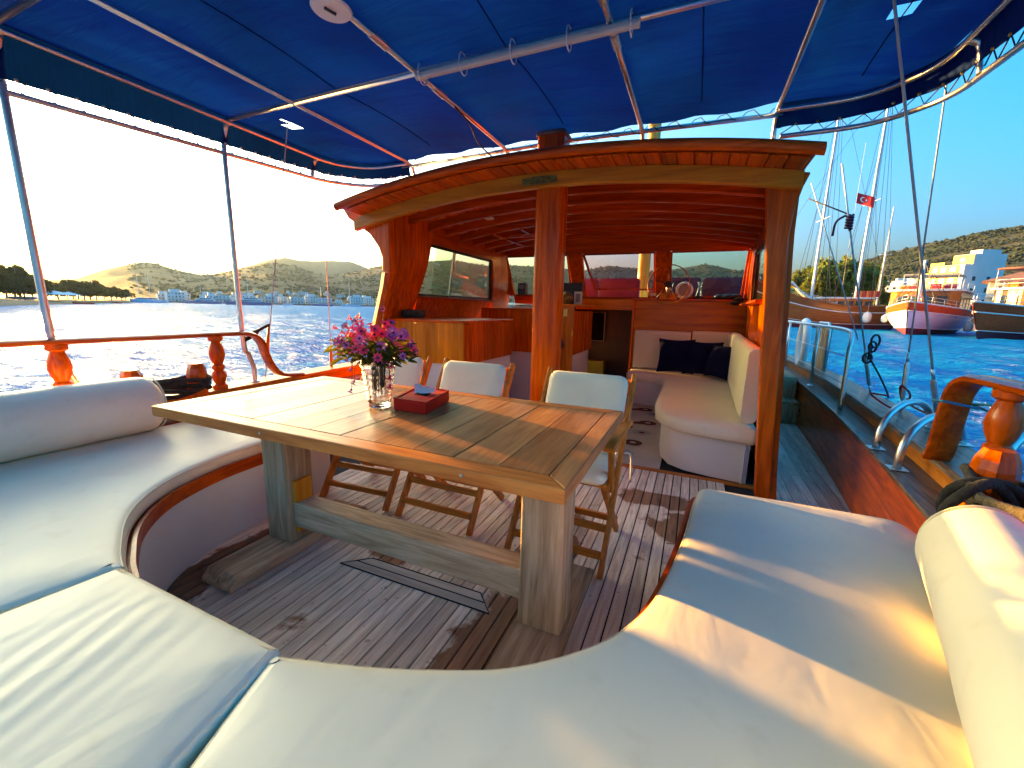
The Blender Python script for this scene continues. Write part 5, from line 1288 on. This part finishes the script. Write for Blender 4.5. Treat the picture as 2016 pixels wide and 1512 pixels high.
for i in range(34):
    az = 66.5+i*.40+random.uniform(-.2, .2); d = interp(az, [(66, 350), (71, 245), (75, 185), (98, 130)])+random.uniform(0, 50)
    put_tree(T3, az, d, interp(az, [(66, 1.1), (69, 1.6), (72.2, 1.3), (74, 1.9), (80, 1.6)])*random.uniform(.85, 1.15), 'dark backlit tree on the headland, left of the leftmost awning post' if az > 72.6 else ('dark backlit tree on the headland near the white canopies' if az > 69.5 else 'dark backlit tree at the tip of the headland'), 'backlit trees on the headland', SEA+2)
for i in range(26):
    az = random.uniform(-2, 64); d = interp(az, RSH)+random.uniform(25, 170)
    put_tree(T3, az, d, random.uniform(.9, 1.6), 'small dark tree among the white houses of the far town', 'trees in the far town')
# ---------------------------------------------------------------- far town
plain('house_white', (.62, .61, .58), .8, var=.08, scale=.3); plain('house_cream', (.58, .52, .42), .8, var=.08, scale=.3); plain('house_stone', (.33, .29, .23), .9, var=.2, scale=.4)
plain('roof_tile', (.30, .12, .06), .85, var=.25, scale=.6); plain('far_glass', (.03, .04, .05), .2); plain('shade_cloth', (.55, .5, .42), .9)
winm = MB().box(-.55, .55, -.06, .02, -.7, .7).mesh('window', 'far_glass'); winm2 = MB().box(-.42, .42, -.06, .02, -.55, .55).mesh('window', 'far_glass')
doorm = MB().box(-.5, .5, -.06, .02, 0, 2.1).mesh('door', 'roof_tile')
def child(me, name, loc, parent, rz_=0):
    o = bpy.data.objects.new(name, me); COL.objects.link(o); o.parent = parent; o.location = loc; o.rotation_euler.z = rz_; return o
def house_proto(w, d, floors, wm, roof, seed):
    rg = random.Random(seed); t = thing('town_house', 'x', 'house', (0, 0, 0)); h = 3.0*floors
    mb = MB().box(-w/2, w/2, 0, d, -3, h)
    if seed % 2: mb.box(-w*.28, w*.30, d*.35, d*.95, h+.001, h+2.6)
    mb.build('wall', wm, t)
    if roof == 'flat': MB().box(-w/2-.15, w/2+.15, -.15, d+.15, h+.002 if not seed % 2 else h-.28, h+.28 if not seed % 2 else h-.02).build('parapet', wm, t)
    else: MB().loft([[(-w/2-.4, -.4, h+.002), (w/2+.4, -.4, h+.002), (w/2+.4, d+.4, h+.002), (-w/2-.4, d+.4, h+.002)], [(-w/2+1.6, d/2-.2, h+1.7), (w/2-1.6, d/2-.2, h+1.7), (w/2-1.6, d/2+.2, h+1.7), (-w/2+1.6, d/2+.2, h+1.7)]]).build('roof', 'roof_tile', t)
    nw = max(2, int(w/2.6))
    for f in range(floors):
        for k in range(nw):
            x = -w/2+w*(k+.5)/nw
            if f == 0 and k == nw//2: child(doorm, 'door', (x, 0, 0), t)
            else: child(winm if rg.random() < .6 else winm2, 'window', (x, 0, 3*f+1.55), t)
    if floors > 1: MB().box(-w/2+.3, w/2-.3, -1.1, -.001, 2.9, 3.05).build('balcony', wm, t)
    return t
HP = [house_proto(8, 7, 2, 'house_white', 'flat', 1), house_proto(11, 7, 2, 'house_white', 'flat', 2), house_proto(7, 6, 1, 'house_white', 'flat', 3), house_proto(9, 7, 2, 'house_cream', 'hip', 4), house_proto(14, 8, 3, 'house_white', 'flat', 5), house_proto(8, 6, 1, 'house_stone', 'hip', 6)]
HL = ['white house with rooftop room', 'wide white two storey house', 'small white cube house', 'cream house with tiled roof', 'long white three storey building', 'small stone house']
rng = random.Random(21); usedh = set()
def put_house(k, az, d, z=None, sc=1.0, dr=0.0, row=2):
    o = HP[k] if k not in usedh else copy_tree(HP[k]); usedh.add(k)
    o.location = polar(az, d, (hz(az, d) if z is None else z)); o.rotation_euler.z = R(az)+dr; o['label'] = HL[k]+(' on the waterfront, ' if row == 0 else (' behind the waterfront, ' if row < 3 else ' high on the slope, '))+('left of the tall awning post' if az > 58 else ('right of the tall awning post' if az > 50.5 else ('beside the thin shrouds' if az > 40 else ('seen past the wheelhouse' if az > -8 else 'above the moored boats')))); o['group'] = 'white houses of the far town'; o.scale = (sc,)*3
az = 64.0
for row, (dd, p) in enumerate(((14, .92), (45, .85), (85, .75), (135, .6), (200, .4))):
    az = 64.0-row*.4 if row else 62.5
    while az > 40.5:
        d = interp(az, RSH)+dd+rng.uniform(-6, 10)
        if rng.random() < p*(1 if az < 60 or row < 2 else .5): put_house(rng.choice((0, 1, 1, 2, 4, 4, 3)) if row == 0 else rng.choice((0, 0, 1, 2, 2, 3, 5)), az, d, None, rng.uniform(.85, 1.1), rng.uniform(-.35, .35), row)
        az -= rng.uniform(.95, 1.9)
for dd, p in ((20, .8), (70, .6), (130, .45)):
    az = 40
    while az > -6:
        d = interp(az, RSH)+dd+rng.uniform(-6, 14)
        if rng.random() < p: put_house(rng.choice((0, 1, 2, 3, 1)), az, d, None, rng.uniform(.9, 1.2), rng.uniform(-.35, .35), 0 if dd == 20 else 2)
        az -= rng.uniform(1.6, 3.2)
for az, d in ((-16.3, 230), (-17.4, 250), (-18.3, 235), (-18.9, 260), (-15.4, 260)): put_house(rng.choice((0, 2, 2)), az, d, None, .8, rng.uniform(-.4, .4))
# pavilions with white canopies on the headland
for az, d, lb in ((71.3, 235, 'glowing white canopy by the headland trees, the larger one'), (70.4, 262, 'glowing white canopy at the tip of the headland, the smaller one')):
    p = polar(az, d, SEA+1.2); t = thing('beach_canopy', lb, 'canopy', tuple(p)); s = 4.5 if az > 71 else 3.2
    MB().loft([[(p.x+a*s, p.y+b2*s, p.z+2.2) for a, b2 in ((-1, -1), (1, -1), (1, 1), (-1, 1))], [(p.x+a*.1, p.y+b2*.1, p.z+3.6) for a, b2 in ((-1, -1), (1, -1), (1, 1), (-1, 1))]]).build('cloth', 'tissue', t)
    for a, b2 in ((-1, -1), (1, -1), (1, 1), (-1, 1)): MB().box(p.x+a*s*.95-.05, p.x+a*s*.95+.05, p.y+b2*s*.95-.05, p.y+b2*s*.95+.05, p.z-.5, p.z+2.2).build('pole', 'bark', t)
# ---------------------------------------------------------------- buildings at the right
plain('hotel_white', (.66, .65, .62), .75, var=.05, scale=.3); plain('hotel_sunlit_yellow', (.75, .56, .13), .75, var=.06, scale=.3)  # low sun's yellow put into the colour of the white hotel's front
def hotel():
    p = polar(-22.85, 165, SEA+5.0)
    t = thing('hotel', 'white hotel, balcony front coloured sunlit yellow, stepped roof at the right', 'building', tuple(p))
    rot = Matrix.Translation(p) @ Matrix.Rotation(R(-22.55-45), 4, 'Z')
    # local: corner at origin, balcony front along -X (face -Y), plain side along +Y (face +X)
    def B(name, mat, *bx, par=t, bev=0):
        mb = MB().box(*bx); mb.v = [tuple(rot @ Vector(v)) for v in mb.v]; return mb.build(name, mat, par, bevel=bev)
    B('wall', 'hotel_white', -9.5, 0, 0.0, 10.5, -6, 11.5)
    B('wall', 'hotel_white', -5.5, -.001, 2.2, 10.5, 11.502, 14.2)
    B('wall', 'hotel_white', -3.2, -.2, 4.0, 9.0, 14.202, 15.3)
    B('front', 'hotel_sunlit_yellow', -9.45, -1.2, -.12, -.002, -6, 11.4)
    for f in range(4):
        z = f*2.95
        bal = B('balcony', 'hotel_sunlit_yellow', -9.2, -1.4, -1.3, -.125, z-.25, z-.05)
        B('parapet', 'hotel_sunlit_yellow', -9.2, -1.4, -1.3, -1.18, z-.049, z+.75, par=bal)
        for k in range(3): 
            w = B('window', 'far_glass', -8.7+2.5*k, -7.1+2.5*k, -.16, -.121, z+.3, z+2.1)
            B('frame', 'hotel_white', -7.93+2.5*k, -7.87+2.5*k, -.18, -.161, z+.3, z+2.1, par=w)
    for z in (1.2, 4.2, 7.2):
        for y in (2.6, 6.4): B('window', 'far_glass', .001, .05, y, y+.8, z, z+1.1)
    B('front', 'hotel_sunlit_yellow', -5.45, -.1, 2.08, 2.198, 11.5, 14.1)  # upper storey front given the same painted sunlight
    B('window', 'far_glass', -3.4, -2.4, 2.03, 2.079, 12.3, 13.3)
    B('roof_rail', 'hotel_sunlit_yellow', -9.5, -5.6, 0, .12, 11.6, 12.4)
hotel()
def villa():
    p = polar(-27.0, 150, SEA+4.2); t = thing('villa', 'cream villa with low tiled roof at the right edge', 'building', tuple(p))
    rot = Matrix.Translation(p) @ Matrix.Rotation(R(-27), 4, 'Z')
    def B(mb, name, mat, par=t): mb.v = [tuple(rot @ Vector(v)) for v in mb.v]; return mb.build(name, mat, par)
    B(MB().box(-6.5, 9, 0, 8, -5, 6.6), 'wall', 'house_cream')
    B(MB().loft([[(-7.6, -1.2, 6.602), (10, -1.2, 6.602), (10, 9, 6.602), (-7.6, 9, 6.602)], [(-7.6, -1.2, 6.75), (10, -1.2, 6.75), (10, 9, 6.75), (-7.6, 9, 6.75)], [(-2, 3.8, 9.0), (5, 3.8, 9.0), (5, 4.2, 9.0), (-2, 4.2, 9.0)]]), 'roof', 'roof_tile')
    for x in (-5.2, -3.2, -.8, 1.6): 
        w = B(MB().box(x, x+1.0, -.06, -.002, 4.0, 5.6), 'window', 'far_glass'); B(MB().box(x-.1, x+1.1, -.14, -.061, 3.85, 3.99), 'sill', 'house_white', w)
    for x in (-6.2, -4.0, -1.6, .8): B(MB().box(x-.12, x+.12, -1.05, -.8, 3.2, 6.6), 'column', 'house_white')
    B(MB().box(-6.5, 9, -1.1, -.003, 3.0, 3.2), 'terrace', 'house_cream')
villa()
def small_house():
    p = polar(-20.1, 178, SEA+6.5); t = thing('blue_white_house', 'small pale blue house left of the sunlit yellow hotel', 'building', tuple(p))
    rot = Matrix.Translation(p) @ Matrix.Rotation(R(-20.1+30), 4, 'Z')
    def B(name, mat, *bx):
        mb = MB().box(*bx); mb.v = [tuple(rot @ Vector(v)) for v in mb.v]; mb.build(name, mat, t)
    B('wall', 'hotel_white', -1.6, 1.6, 0, 3, -6, 7.0); B('parapet', 'hotel_white', -1.7, 1.7, -.1, 3.1, 7.002, 7.4)
    for z in (.5, 3.2, 5.2): B('window', 'far_glass', -.4, .4, -.05, -.002, z, z+1.1)
small_house()
# ================================================================ boats
wood('hull_wood', (.24, .055, .008), (.42, .12, .018), 'y', .3, .4, along=.3, across=6)
wood('dark_hull', (.52, .050, .012), (.68, .085, .020), 'y', .6, 0, along=.3, across=6)
plain('hull_white', (.72, .74, .76), .3, var=.05, scale=.5, coat=.3)
plain('hull_blue', (.10, .16, .30), .4); plain('boot_red', (.16, .02, .03), .5)
plain('orange_cloth', (.70, .16, .02), .8); plain('rose_cloth', (.45, .03, .04), .8); plain('grey_awning', (.30, .27, .22), .9); plain('brown_awning', (.20, .075, .05), .9)
plain('deckhouse_wood', (.46, .15, .025), .35, var=.2, scale=.6, coat=.3); plain('boat_glass', (.05, .07, .08), .1); plain('flag_red', (.62, .008, .02), .8, var=.1); plain('flag_white', (.8, .8, .8), .8)
plain('mast_white', (.74, .71, .66), .4, var=.05)
MORE = []
def gulet(name, lb, loc, head, L, B, fb, sheer, lower, band, house, masts=(), upper=None, band_h=.9, group='gulets moored at the quay', boot='boot_red', detail=True):
    t = thing(name, lb, 'boat', (0, 0, 0), group)
    def half(f): return B/2*((.72+.28*math.sin(min(1, f/.4)*math.pi/2)) if f < .4 else max(.015, 1-((f-.4)/.6)**2.3))
    def top(f): return fb+sheer*max(0, (f-.30)/.70)**2+.5*max(0, .25-f)*2
    F = [0, .08, .18, .3, .42, .54, .66, .76, .84, .9, .95, .985, 1.0]
    def pt(f, k):
        """k: 0 keel .. 1 rail"""
        z = -.7+(top(f)+.7)*k; h = half(f)
        w = h*(1-(1-k)**2.4*(.55+.4*f)); y = -L/2+L*f+ (L*.10*(k-.5))*max(0, f-.5)*2 - (L*.03*(k-.3))*max(0, .2-f)*5
        return w, y, z
    def skin(k0, k1, mat, nm, out=0):
        rows = []
        ks = [k0+(k1-k0)*i/5 for i in range(6)]
        for f in F:
            rt_ = [(pt(f, k)[0]+out, pt(f, k)[1], pt(f, k)[2]) for k in ks]
            rows.append([(-x_, y_, z_) for x_, y_, z_ in reversed(rt_)]+rt_)
        mb = MB()
        # starboard, port and transom
        mb.grid([[p for p in r[6:]] for r in rows]); mb.grid([[p for p in r[:6]] for r in rows]); 
        mb.add(rows[0], [tuple(range(12))])
        return mb.build(nm, mat, t, smooth=40)
    kb = lambda f: (top(f)-band_h+.7)/(top(f)+.7)
    kk = kb(.4)
    skin(0, .32, boot, 'boot_top'); skin(.322, kk, lower, 'hull'); skin(kk+.002, 1.0, band, 'bulwark')
    for s in (-1, 1):
        MB().tube([(s*(pt(f, kk)[0]+.03), pt(f, kk)[1], pt(f, kk)[2]) for f in F], .085, 6).build('rubbing_strake', 'mast_white', t, smooth=True)
        MB().tube([(s*(pt(f, 1)[0]+.02), pt(f, 1)[1], pt(f, 1)[2]+.03) for f in F], .10, 6).build('cap_rail', house[6] if len(house) > 6 else 'hull_wood', t, smooth=True)
        MB().tube([(s*(pt(f, .33)[0]+.02), pt(f, .33)[1], pt(f, .33)[2]) for f in F], .05, 6).build('waterline', 'mast_white', t, smooth=True)
    dk = [(pt(f, .86)[0], pt(f, .86)[1], pt(f, .86)[2]) for f in F]
    MB().grid([[(-x_, y_, z_), (x_, y_, z_)] for x_, y_, z_ in dk]).build('deck', 'deckhouse_wood', t)
    # deckhouse: y0,y1,half width,z0,z1,front window count
    y0, y1, hw, z0, z1, nwin = house[:6]
    MB().loft([[(-hw, y0, z), (hw, y0, z), (hw, y1-hw*.5, z), (hw*.75, y1-.15*hw, z), (0, y1, z), (-hw*.75, y1-.15*hw, z), (-hw, y1-hw*.5, z)] for z in (z0, z1)]).build('deckhouse', 'deckhouse_wood', t)
    MB().loft([[(-hw-e, y0-e, z), (hw+e, y0-e, z), (hw+e, y1-hw*.45, z), (hw*.78+e*.7, y1-.1*hw+e*.6, z), (0, y1+e, z), (-hw*.78-e*.7, y1-.1*hw+e*.6, z), (-hw-e, y1-hw*.45, z)] for z, e in ((z1+.002, .25), (z1+.02, .42), (z1+.25, .45), (z1+.30, .3))]).build('roof_deck', 'mast_white', t)
    zc = (z0+z1)/2+.15; hh = (z1-z0)*.28
    for k in range(nwin):
        yy = y0+(y1-hw*.5-y0)*(k+.5)/nwin; wl = (y1-hw*.5-y0)/nwin*.36
        for s in (-1, 1):
            MB().box(min(s*hw, s*(hw+.05))+s*.003, max(s*hw, s*(hw+.05))+s*.003, yy-wl, yy+wl, zc-hh, zc+hh).build('window', 'boat_glass', t)
    for s in (-1, 1):
        a = Vector((s*hw*.72, y1-.15*hw, 0)); b2 = Vector((s*hw*.06, y1-.01*hw, 0)); n = Vector((.18*s, 1, 0)).normalized()*.06
        for u0, u1 in ((.05, .45), (.55, .95)):
            p, q_ = a.lerp(b2, u0)+n, a.lerp(b2, u1)+n
            MB().hexa([p+Vector((0, 0, zc-hh)), q_+Vector((0, 0, zc-hh)), q_+n*.5+Vector((0, 0, zc-hh)), p+n*.5+Vector((0, 0, zc-hh)), p+Vector((0, 0, zc+hh)), q_+Vector((0, 0, zc+hh)), q_+n*.5+Vector((0, 0, zc+hh)), p+n*.5+Vector((0, 0, zc+hh))]).build('window', 'boat_glass', t)
    # bow rail
    for s in (-1, 1):
        for hgt in (.45, .9): MB().tube([(s*(pt(f, 1)[0]*.97), pt(f, 1)[1]-.05, pt(f, 1)[2]+hgt) for f in (.5, .6, .7, .8, .88, .94, .99)], .03, 5).build('guard_rail', 'steel', t, smooth=True)
        for f in (.5, .6, .7, .8, .88, .94, .99): x_, y_, z_ = pt(f, 1); MB().tube([(s*x_*.97, y_-.05, z_), (s*x_*.97, y_-.05, z_+.92)], .03, 5).build('stanchion', 'steel', t, smooth=True)
    if upper:
        zu = z1+.302; e = .1
        loop = [(-hw, y0), (-hw, y1-hw*.5), (-hw*.75, y1-.15*hw), (0, y1-.05), (hw*.75, y1-.15*hw), (hw, y1-hw*.5), (hw, y0)]
        for hgt in (.5, 1.0): MB().tube([(a, b2, zu+hgt) for a, b2 in loop], .035, 5).build('upper_rail', 'mast_white', t, smooth=True)
        for a, b2 in loop+[(-hw, (y0+y1)/2), (hw, (y0+y1)/2)]: MB().tube([(a, b2, zu), (a, b2, zu+1.0)], .035, 5).build('upper_stanchion', 'mast_white', t, smooth=True)
        for k, (cx, cy, m_) in enumerate(upper['cush']): MB().box(cx-.55, cx+.55, cy-.35, cy+.35, zu+.002, zu+.75).build('seat', m_, t, bevel=.08)
        for (a, b2, c_, d_, hgt, m_) in upper['awn']:
            MB().loft([[(a, c_, zu+hgt), (b2, c_, zu+hgt), (b2, d_, zu+hgt), (a, d_, zu+hgt)], [(a+.1, c_+.1, zu+hgt+.22), (b2-.1, c_+.1, zu+hgt+.22), (b2-.1, d_-.1, zu+hgt+.22), (a+.1, d_-.1, zu+hgt+.22)]]).build('sun_awning', m_, t)
            for X in (a+.15, b2-.15):
                for Y in (c_+.15, d_-.15): MB().tube([(X, Y, zu), (X, Y, zu+hgt)], .04, 6).build('awning_pole', 'mast_white', t, smooth=True)
    for (my, mh, sp) in masts:
        mz = z1 if y0 < my < y1 else pt(.6, .86)[2]
        m_ = MB().lathe([(.24, 0), (.22, mh*.5), (.15, mh)], (0, my, mz), 10).build('mast', 'mast_white', t, smooth=30)
        for hgt in sp: MB().tube([(-2.6, my, mz+hgt), (2.6, my, mz+hgt)], .06, 6).build('spreader', 'mast_white', m_, smooth=True)
        for s in (-1, 1):
            for dy, hh_ in ((-2.2, mh), (-.9, mh*.98), (.9, mh*.98), (2.0, mh*.7), (-1.6, mh*.55)):
                f = min(.99, max(0, (my+dy*1.1+L/2)/L)); x_, y_, z_ = pt(f, 1)
                MB().tube([(s*x_, my+dy*1.1, z_), (s*.05, my, mz+hh_)], .034, 4).build('rigging_wire', 'black_plastic', t)
        MB().tube([(0, L*.52, pt(1, 1)[2]), (0, my, mz+mh*.97)], .025, 4).build('fore_stay', 'black_plastic', t)
        MB().tube([(0, -L*.48, pt(0, 1)[2]), (0, my, mz+mh*.97)], .025, 4).build('back_stay', 'black_plastic', t)
    t.location = loc; t.rotation_euler.z = head
    return t
# heading: the bow points along local +Y
pm = polar(-21.0, 88, SEA)
gulet('moored_gulet', 'white hulled wooden tour boat bow on, between two brown boats', pm, R(-21.0+180-8), 25, 8.9, 3.3, 1.0, 'hull_white', 'dark_hull',
      (-7, 6.4, 3.6, 2.3, 5.9, 4, 'mast_white'), upper=dict(cush=[(-2.4, 4.0, 'rose_cloth'), (-1.0, 4.6, 'rose_cloth'), (.9, 4.4, 'rose_cloth'), (2.3, 3.6, 'orange_cloth'), (-1.8, 1.0, 'rose_cloth'), (1.8, .5, 'rose_cloth')], awn=[(-3.0, .2, -3, 3.0, 2.0, 'grey_awning'), (.8, 3.1, -5, 2.0, 2.2, 'grey_awning')]), masts=[(8.2, 7.0, ())])
pst_, pbw = polar(-18.0, 100, SEA), polar(-6.5, 92, SEA); dv = pbw-pst_; cL = (pst_+pbw)/2
gulet('moored_gulet', 'long orange brown gulet seen from the side, with two white masts', cL, math.atan2(-dv.x, dv.y), dv.length*1.06, 6.6, 3.9, 5.2, 'hull_wood', 'hull_wood',
      (-7.0, 1.0, 2.3, 3.0, 5.2, 5, 'hull_wood'), masts=[(-5.4, 37, (16.5,)), (1.6, 37, (15.0,))], band_h=1.1)
pr = polar(-28.2, 84, SEA)
gulet('moored_gulet', 'dark brown tour boat with brown sun awning at the right edge', pr, R(-28.2+180-26), 23, 8.4, 3.1, 1.2, 'dark_hull', 'dark_hull',
      (-7, 5.0, 3.5, 2.4, 5.9, 4, 'mast_white'), upper=dict(cush=[(-2.0, 3.0, 'orange_cloth'), (.0, 3.4, 'rose_cloth'), (2.0, 2.8, 'orange_cloth')], awn=[(-3.4, 3.4, -6, 4.0, 2.3, 'brown_awning')]))
for az_, d_, h_, lb_ in ((-17.2, 107, 21, 'slim white mast above the stern of the long gulet'),):
    far_boat_args = (az_, d_, h_, lb_); MORE.append(far_boat_args)
# cushions and sail covers on the long gulet, fenders between the boats
def fender(p, lb, top='mast_white', r=.45):
    t = thing('boat_fender', lb, 'fender', tuple(p), 'fenders between the moored boats')
    MB().lathe([(.02, -r*1.5), (r*.6, -r*1.35), (r*.95, -r*.8), (r, 0), (r*.95, r*.8), (r*.5, r*1.3), (r*.2, r*1.5), (.02, r*1.55)], p, 14).build('body', top, t, smooth=True)
    MB().tube([Vector(p)+Vector((0, 0, r*1.5)), Vector(p)+Vector((0, 0, r*1.5+1.4))], .03, 5).build('line', 'white_rope', t)
fender(polar(-16.6, 93.5, SEA+2.1), 'large white fender on the side of the long gulet', 'mast_white', .62)
fender(polar(-18.0, 91, SEA+2.0), 'blue topped fender at the left side of the white boat', 'mast_white', .45)
fender(polar(-23.9, 86, SEA+1.2), 'white fender at the right side of the white boat', 'mast_white', .5)
fender(polar(-24.7, 84, SEA+2.0), 'white fender hanging at the bow of the dark boat', 'mast_white', .45)
t = thing('bow_awning', 'pale sail cloth draped over the boom of the long gulet', 'sail', tuple(polar(-11, 94, SEA+5)))
rows = []
for i in range(13):
    f = i/12; az = -8.8-5.2*f
    rows.append([polar(az, 93.5+2.6*v, SEA+interp(f, [(0, 8.0), (.15, 8.6), (.35, 6.6), (.6, 5.2), (1, 4.9)])-abs(v-.4)*1.3) for v in (0, .2, .4, .6, .8, 1)])
MB().grid(rows).build('cloth', 'shade_cloth', t, smooth=True)
for i in range(7): 
    p = polar(-15.5-.28*i, 97.3, SEA+6.1); tag(MB().box(p.x-.20, p.x+.20, p.y-.3, p.y+.3, p.z-.5, p.z+.55).build('roof_cushion', 'orange_cloth' if i % 2 else 'rose_cloth', bevel=.08, origin=tuple(p)), 'orange cushion in the row on the long gulet stern roof' if i % 2 else 'rose red cushion in the row on the long gulet stern roof', 'cushion', 'cushions on the gulet roof')
# the flag
def flag():
    o = polar(-14.15, 97, 0); o.z = 20.6
    t = thing('flag', 'red flag with white crescent and star flying beside the second mast', 'flag', tuple(o))
    u = Vector((math.cos(R(-14.15)), math.sin(R(-14.15)), 0)); n = Vector((-math.sin(R(-14.15)), math.cos(R(-14.15)), 0))
    W, H = 2.7, 1.7
    def P(a, b2, off=0): return o+u*(a*W*.92)+Vector((0, 0, b2*H-a*.95-.25*a*a))+n*(.22*math.sin(a*5.5)+off)
    MB().slab([[P(i/14, j/5) for j in range(6)] for i in range(15)], n*.02).build('cloth', 'flag_red', t, smooth=True)
    mb = MB(); k = 20; cx, cy, r = .36, .5, .25; ro = []
    for i in range(k+1):
        a = R(48+264*i/k); ro.append((cx+r*H/W*math.cos(a), cy+r*math.sin(a)))
    ri = []
    for i in range(k+1):
        a = R(62+236*i/k); ri.append((cx+.05+r*.80*H/W*math.cos(a), cy+r*.80*math.sin(a)))
    for side_ in (-.02, .045):
        vs = [P(a, b2, side_) for a, b2 in ro]+[P(a, b2, side_) for a, b2 in ri]
        mb.add(vs, [(i, i+1, k+2+i, k+1+i) for i in range(k)])
    mb.build('crescent', 'flag_white', t, recalc=False)
    mb = MB()
    for side_ in (-.02, .045):
        vs = []
        for i in range(10):
            a = R(180+36*i); q = .13 if i % 2 == 0 else .05; vs.append(P(.55+q*H/W*math.cos(a), .5+q*math.sin(a), side_))
        mb.add(vs+[P(.55, .5, side_)], [(i, (i+1) % 10, 10) for i in range(10)])
    mb.build('star', 'flag_white', t, recalc=False)
    MB().tube([o+Vector((0, 0, -14)), o+Vector((0, 0, H+8))], .02, 4).build('halyard', 'white_rope', t)
flag()
# ---------------------------------------------------------------- boats anchored off the far town
def far_boat(name, lb, az, d, L, H, masts, mat='hull_white', houses=2, head=80):
    t = thing(name, lb, 'boat', (0, 0, 0), 'boats anchored off the far town')
    F = [0, .1, .3, .5, .7, .85, .95, 1]; B = L*.13
    rows = []
    for f in F:
        h = B*(1 if f < .5 else max(.03, 1-((f-.5)/.5)**2)); zt = H*(.9+.5*max(0, f-.4))
        rows.append([(-h, -L/2+L*f+.08*L*max(0, f-.6), zt), (-h*.8, -L/2+L*f, .1), (0, -L/2+L*f, -.6), (h*.8, -L/2+L*f, .1), (h, -L/2+L*f+.08*L*max(0, f-.6), zt)])
    mb = MB().grid(rows); mb.add(rows[0], [(0, 1, 2, 3, 4)]); mb.grid([[r[0], r[4]] for r in rows]); mb.build('hull', mat, t, smooth=40)
    z = H*.95
    for k in range(houses):
        a = -L*.30+k*L*.06; b2 = L*.22-k*L*.10
        MB().loft([[(-B*.7, a, z), (B*.7, a, z), (B*.6, b2+.5, z), (-B*.6, b2+.5, z)], [(-B*.66, a+.2, z+H*.62), (B*.66, a+.2, z+H*.62), (B*.45, b2-.6, z+H*.62), (-B*.45, b2-.6, z+H*.62)]]).build('cabin', 'hull_white', t)
        for s in (-1, 1): MB().box(min(s*B*.70, s*B*.73), max(s*B*.70, s*B*.73), a+.5, b2-.8, z+H*.2, z+H*.45).build('window_band', 'boat_glass', t)
        z += H*.63
    for my, mh in masts:
        m_ = MB().lathe([(.16, 0), (.10, mh)], (0, my*L, H*.9), 7).build('mast', 'bark' if mat == 'dark_hull' else 'mast_white', t, smooth=True)
        MB().tube([(-.9, my*L, H*.9+mh*.6), (.9, my*L, H*.9+mh*.6)], .05, 5).build('spreader', 'mast_white', m_)
        for e in (-.48, .5): MB().tube([(0, L*e, H), (0, my*L, H*.9+mh)], .03, 4).build('rigging_wire', 'black_plastic', t)
    t.location = polar(az, d, SEA); t.rotation_euler.z = R(az+head)
far_boat('sailing_boat', 'two masted dark sailing boat anchored below the sunlit hill', 65.0, 395, 24, 2.2, [(-.12, 17), (.13, 18.5)], 'hull_white', 1)
far_boat('motor_yacht', 'blue grey motor yacht left of the tall left awning post', 60.2, 400, 24, 2.1, [(.05, 12)], 'hull_blue')
far_boat('motor_yacht', 'long white motor yacht just right of the tall left awning post', 56.0, 345, 27, 2.3, [(.0, 26)], 'hull_blue', 2, 84)
far_boat('sailing_boat', 'blue sailing boat anchored near the right end of the far town', 48.2, 395, 17, 1.7, [(.05, 15)], 'hull_blue', 1, 78)
far_boat('sailing_boat', 'white sailing boat with tall mast nearest the wheelhouse', 44.9, 400, 16, 1.6, [(.05, 19)], 'hull_white', 1, 95)
far_boat('motor_yacht', 'small white boat anchored behind the scrolled rail stay', 52.0, 380, 8, 1.1, [], 'hull_white', 1, 70)
far_boat('dinghy', 'small dark dinghy just right of the headland', 67.3, 300, 6, .6, [], 'dark_hull', 0, 80)
far_boat('dinghy', 'dark dinghy off the headland below the white canopies', 69.5, 235, 6, .7, [], 'dark_hull', 0, 85)
far_boat('sailing_boat', 'dark boat with one mast behind the headland at the left edge', 73.4, 230, 14, 1.5, [(0, 11)], 'dark_hull', 1, 80)
for i in range(8):
    far_boat('sailing_boat', 'small white moored sailing boat seen through the wheelhouse windows', 38-5.1*i+random.uniform(-1.5, 1.5), 470+random.uniform(-40, 40), 12, 1.3, [(.05, random.uniform(12, 17))], 'hull_white', 1, 60+random.uniform(0, 60))
for az_, d_, h_, lb_ in MORE: far_boat('sailing_boat', lb_, az_, d_, 11, 1.3, [(.05, h_)], 'hull_white', 1, 175)
# ================================================================ haze: even air over the whole bay
m, nt, b = newmat('haze_air'); nt.nodes.remove(b)
out = [n for n in nt.nodes if n.type == 'OUTPUT_MATERIAL'][0]
pv = nt.nodes.new('ShaderNodeVolumePrincipled'); pv.inputs['Color'].default_value = (.50, .74, 1.0, 1); pv.inputs['Density'].default_value = HAZE = .000045
pv.inputs['Anisotropy'].default_value = .40
nt.links.new(pv.outputs[0], out.inputs['Volume'])
if HAZE_ON:
    hzb = MB().box(-9500, 9500, -9500, 9500, -12, 330).build('haze', 'haze_air'); tag(hzb, kind='stuff')
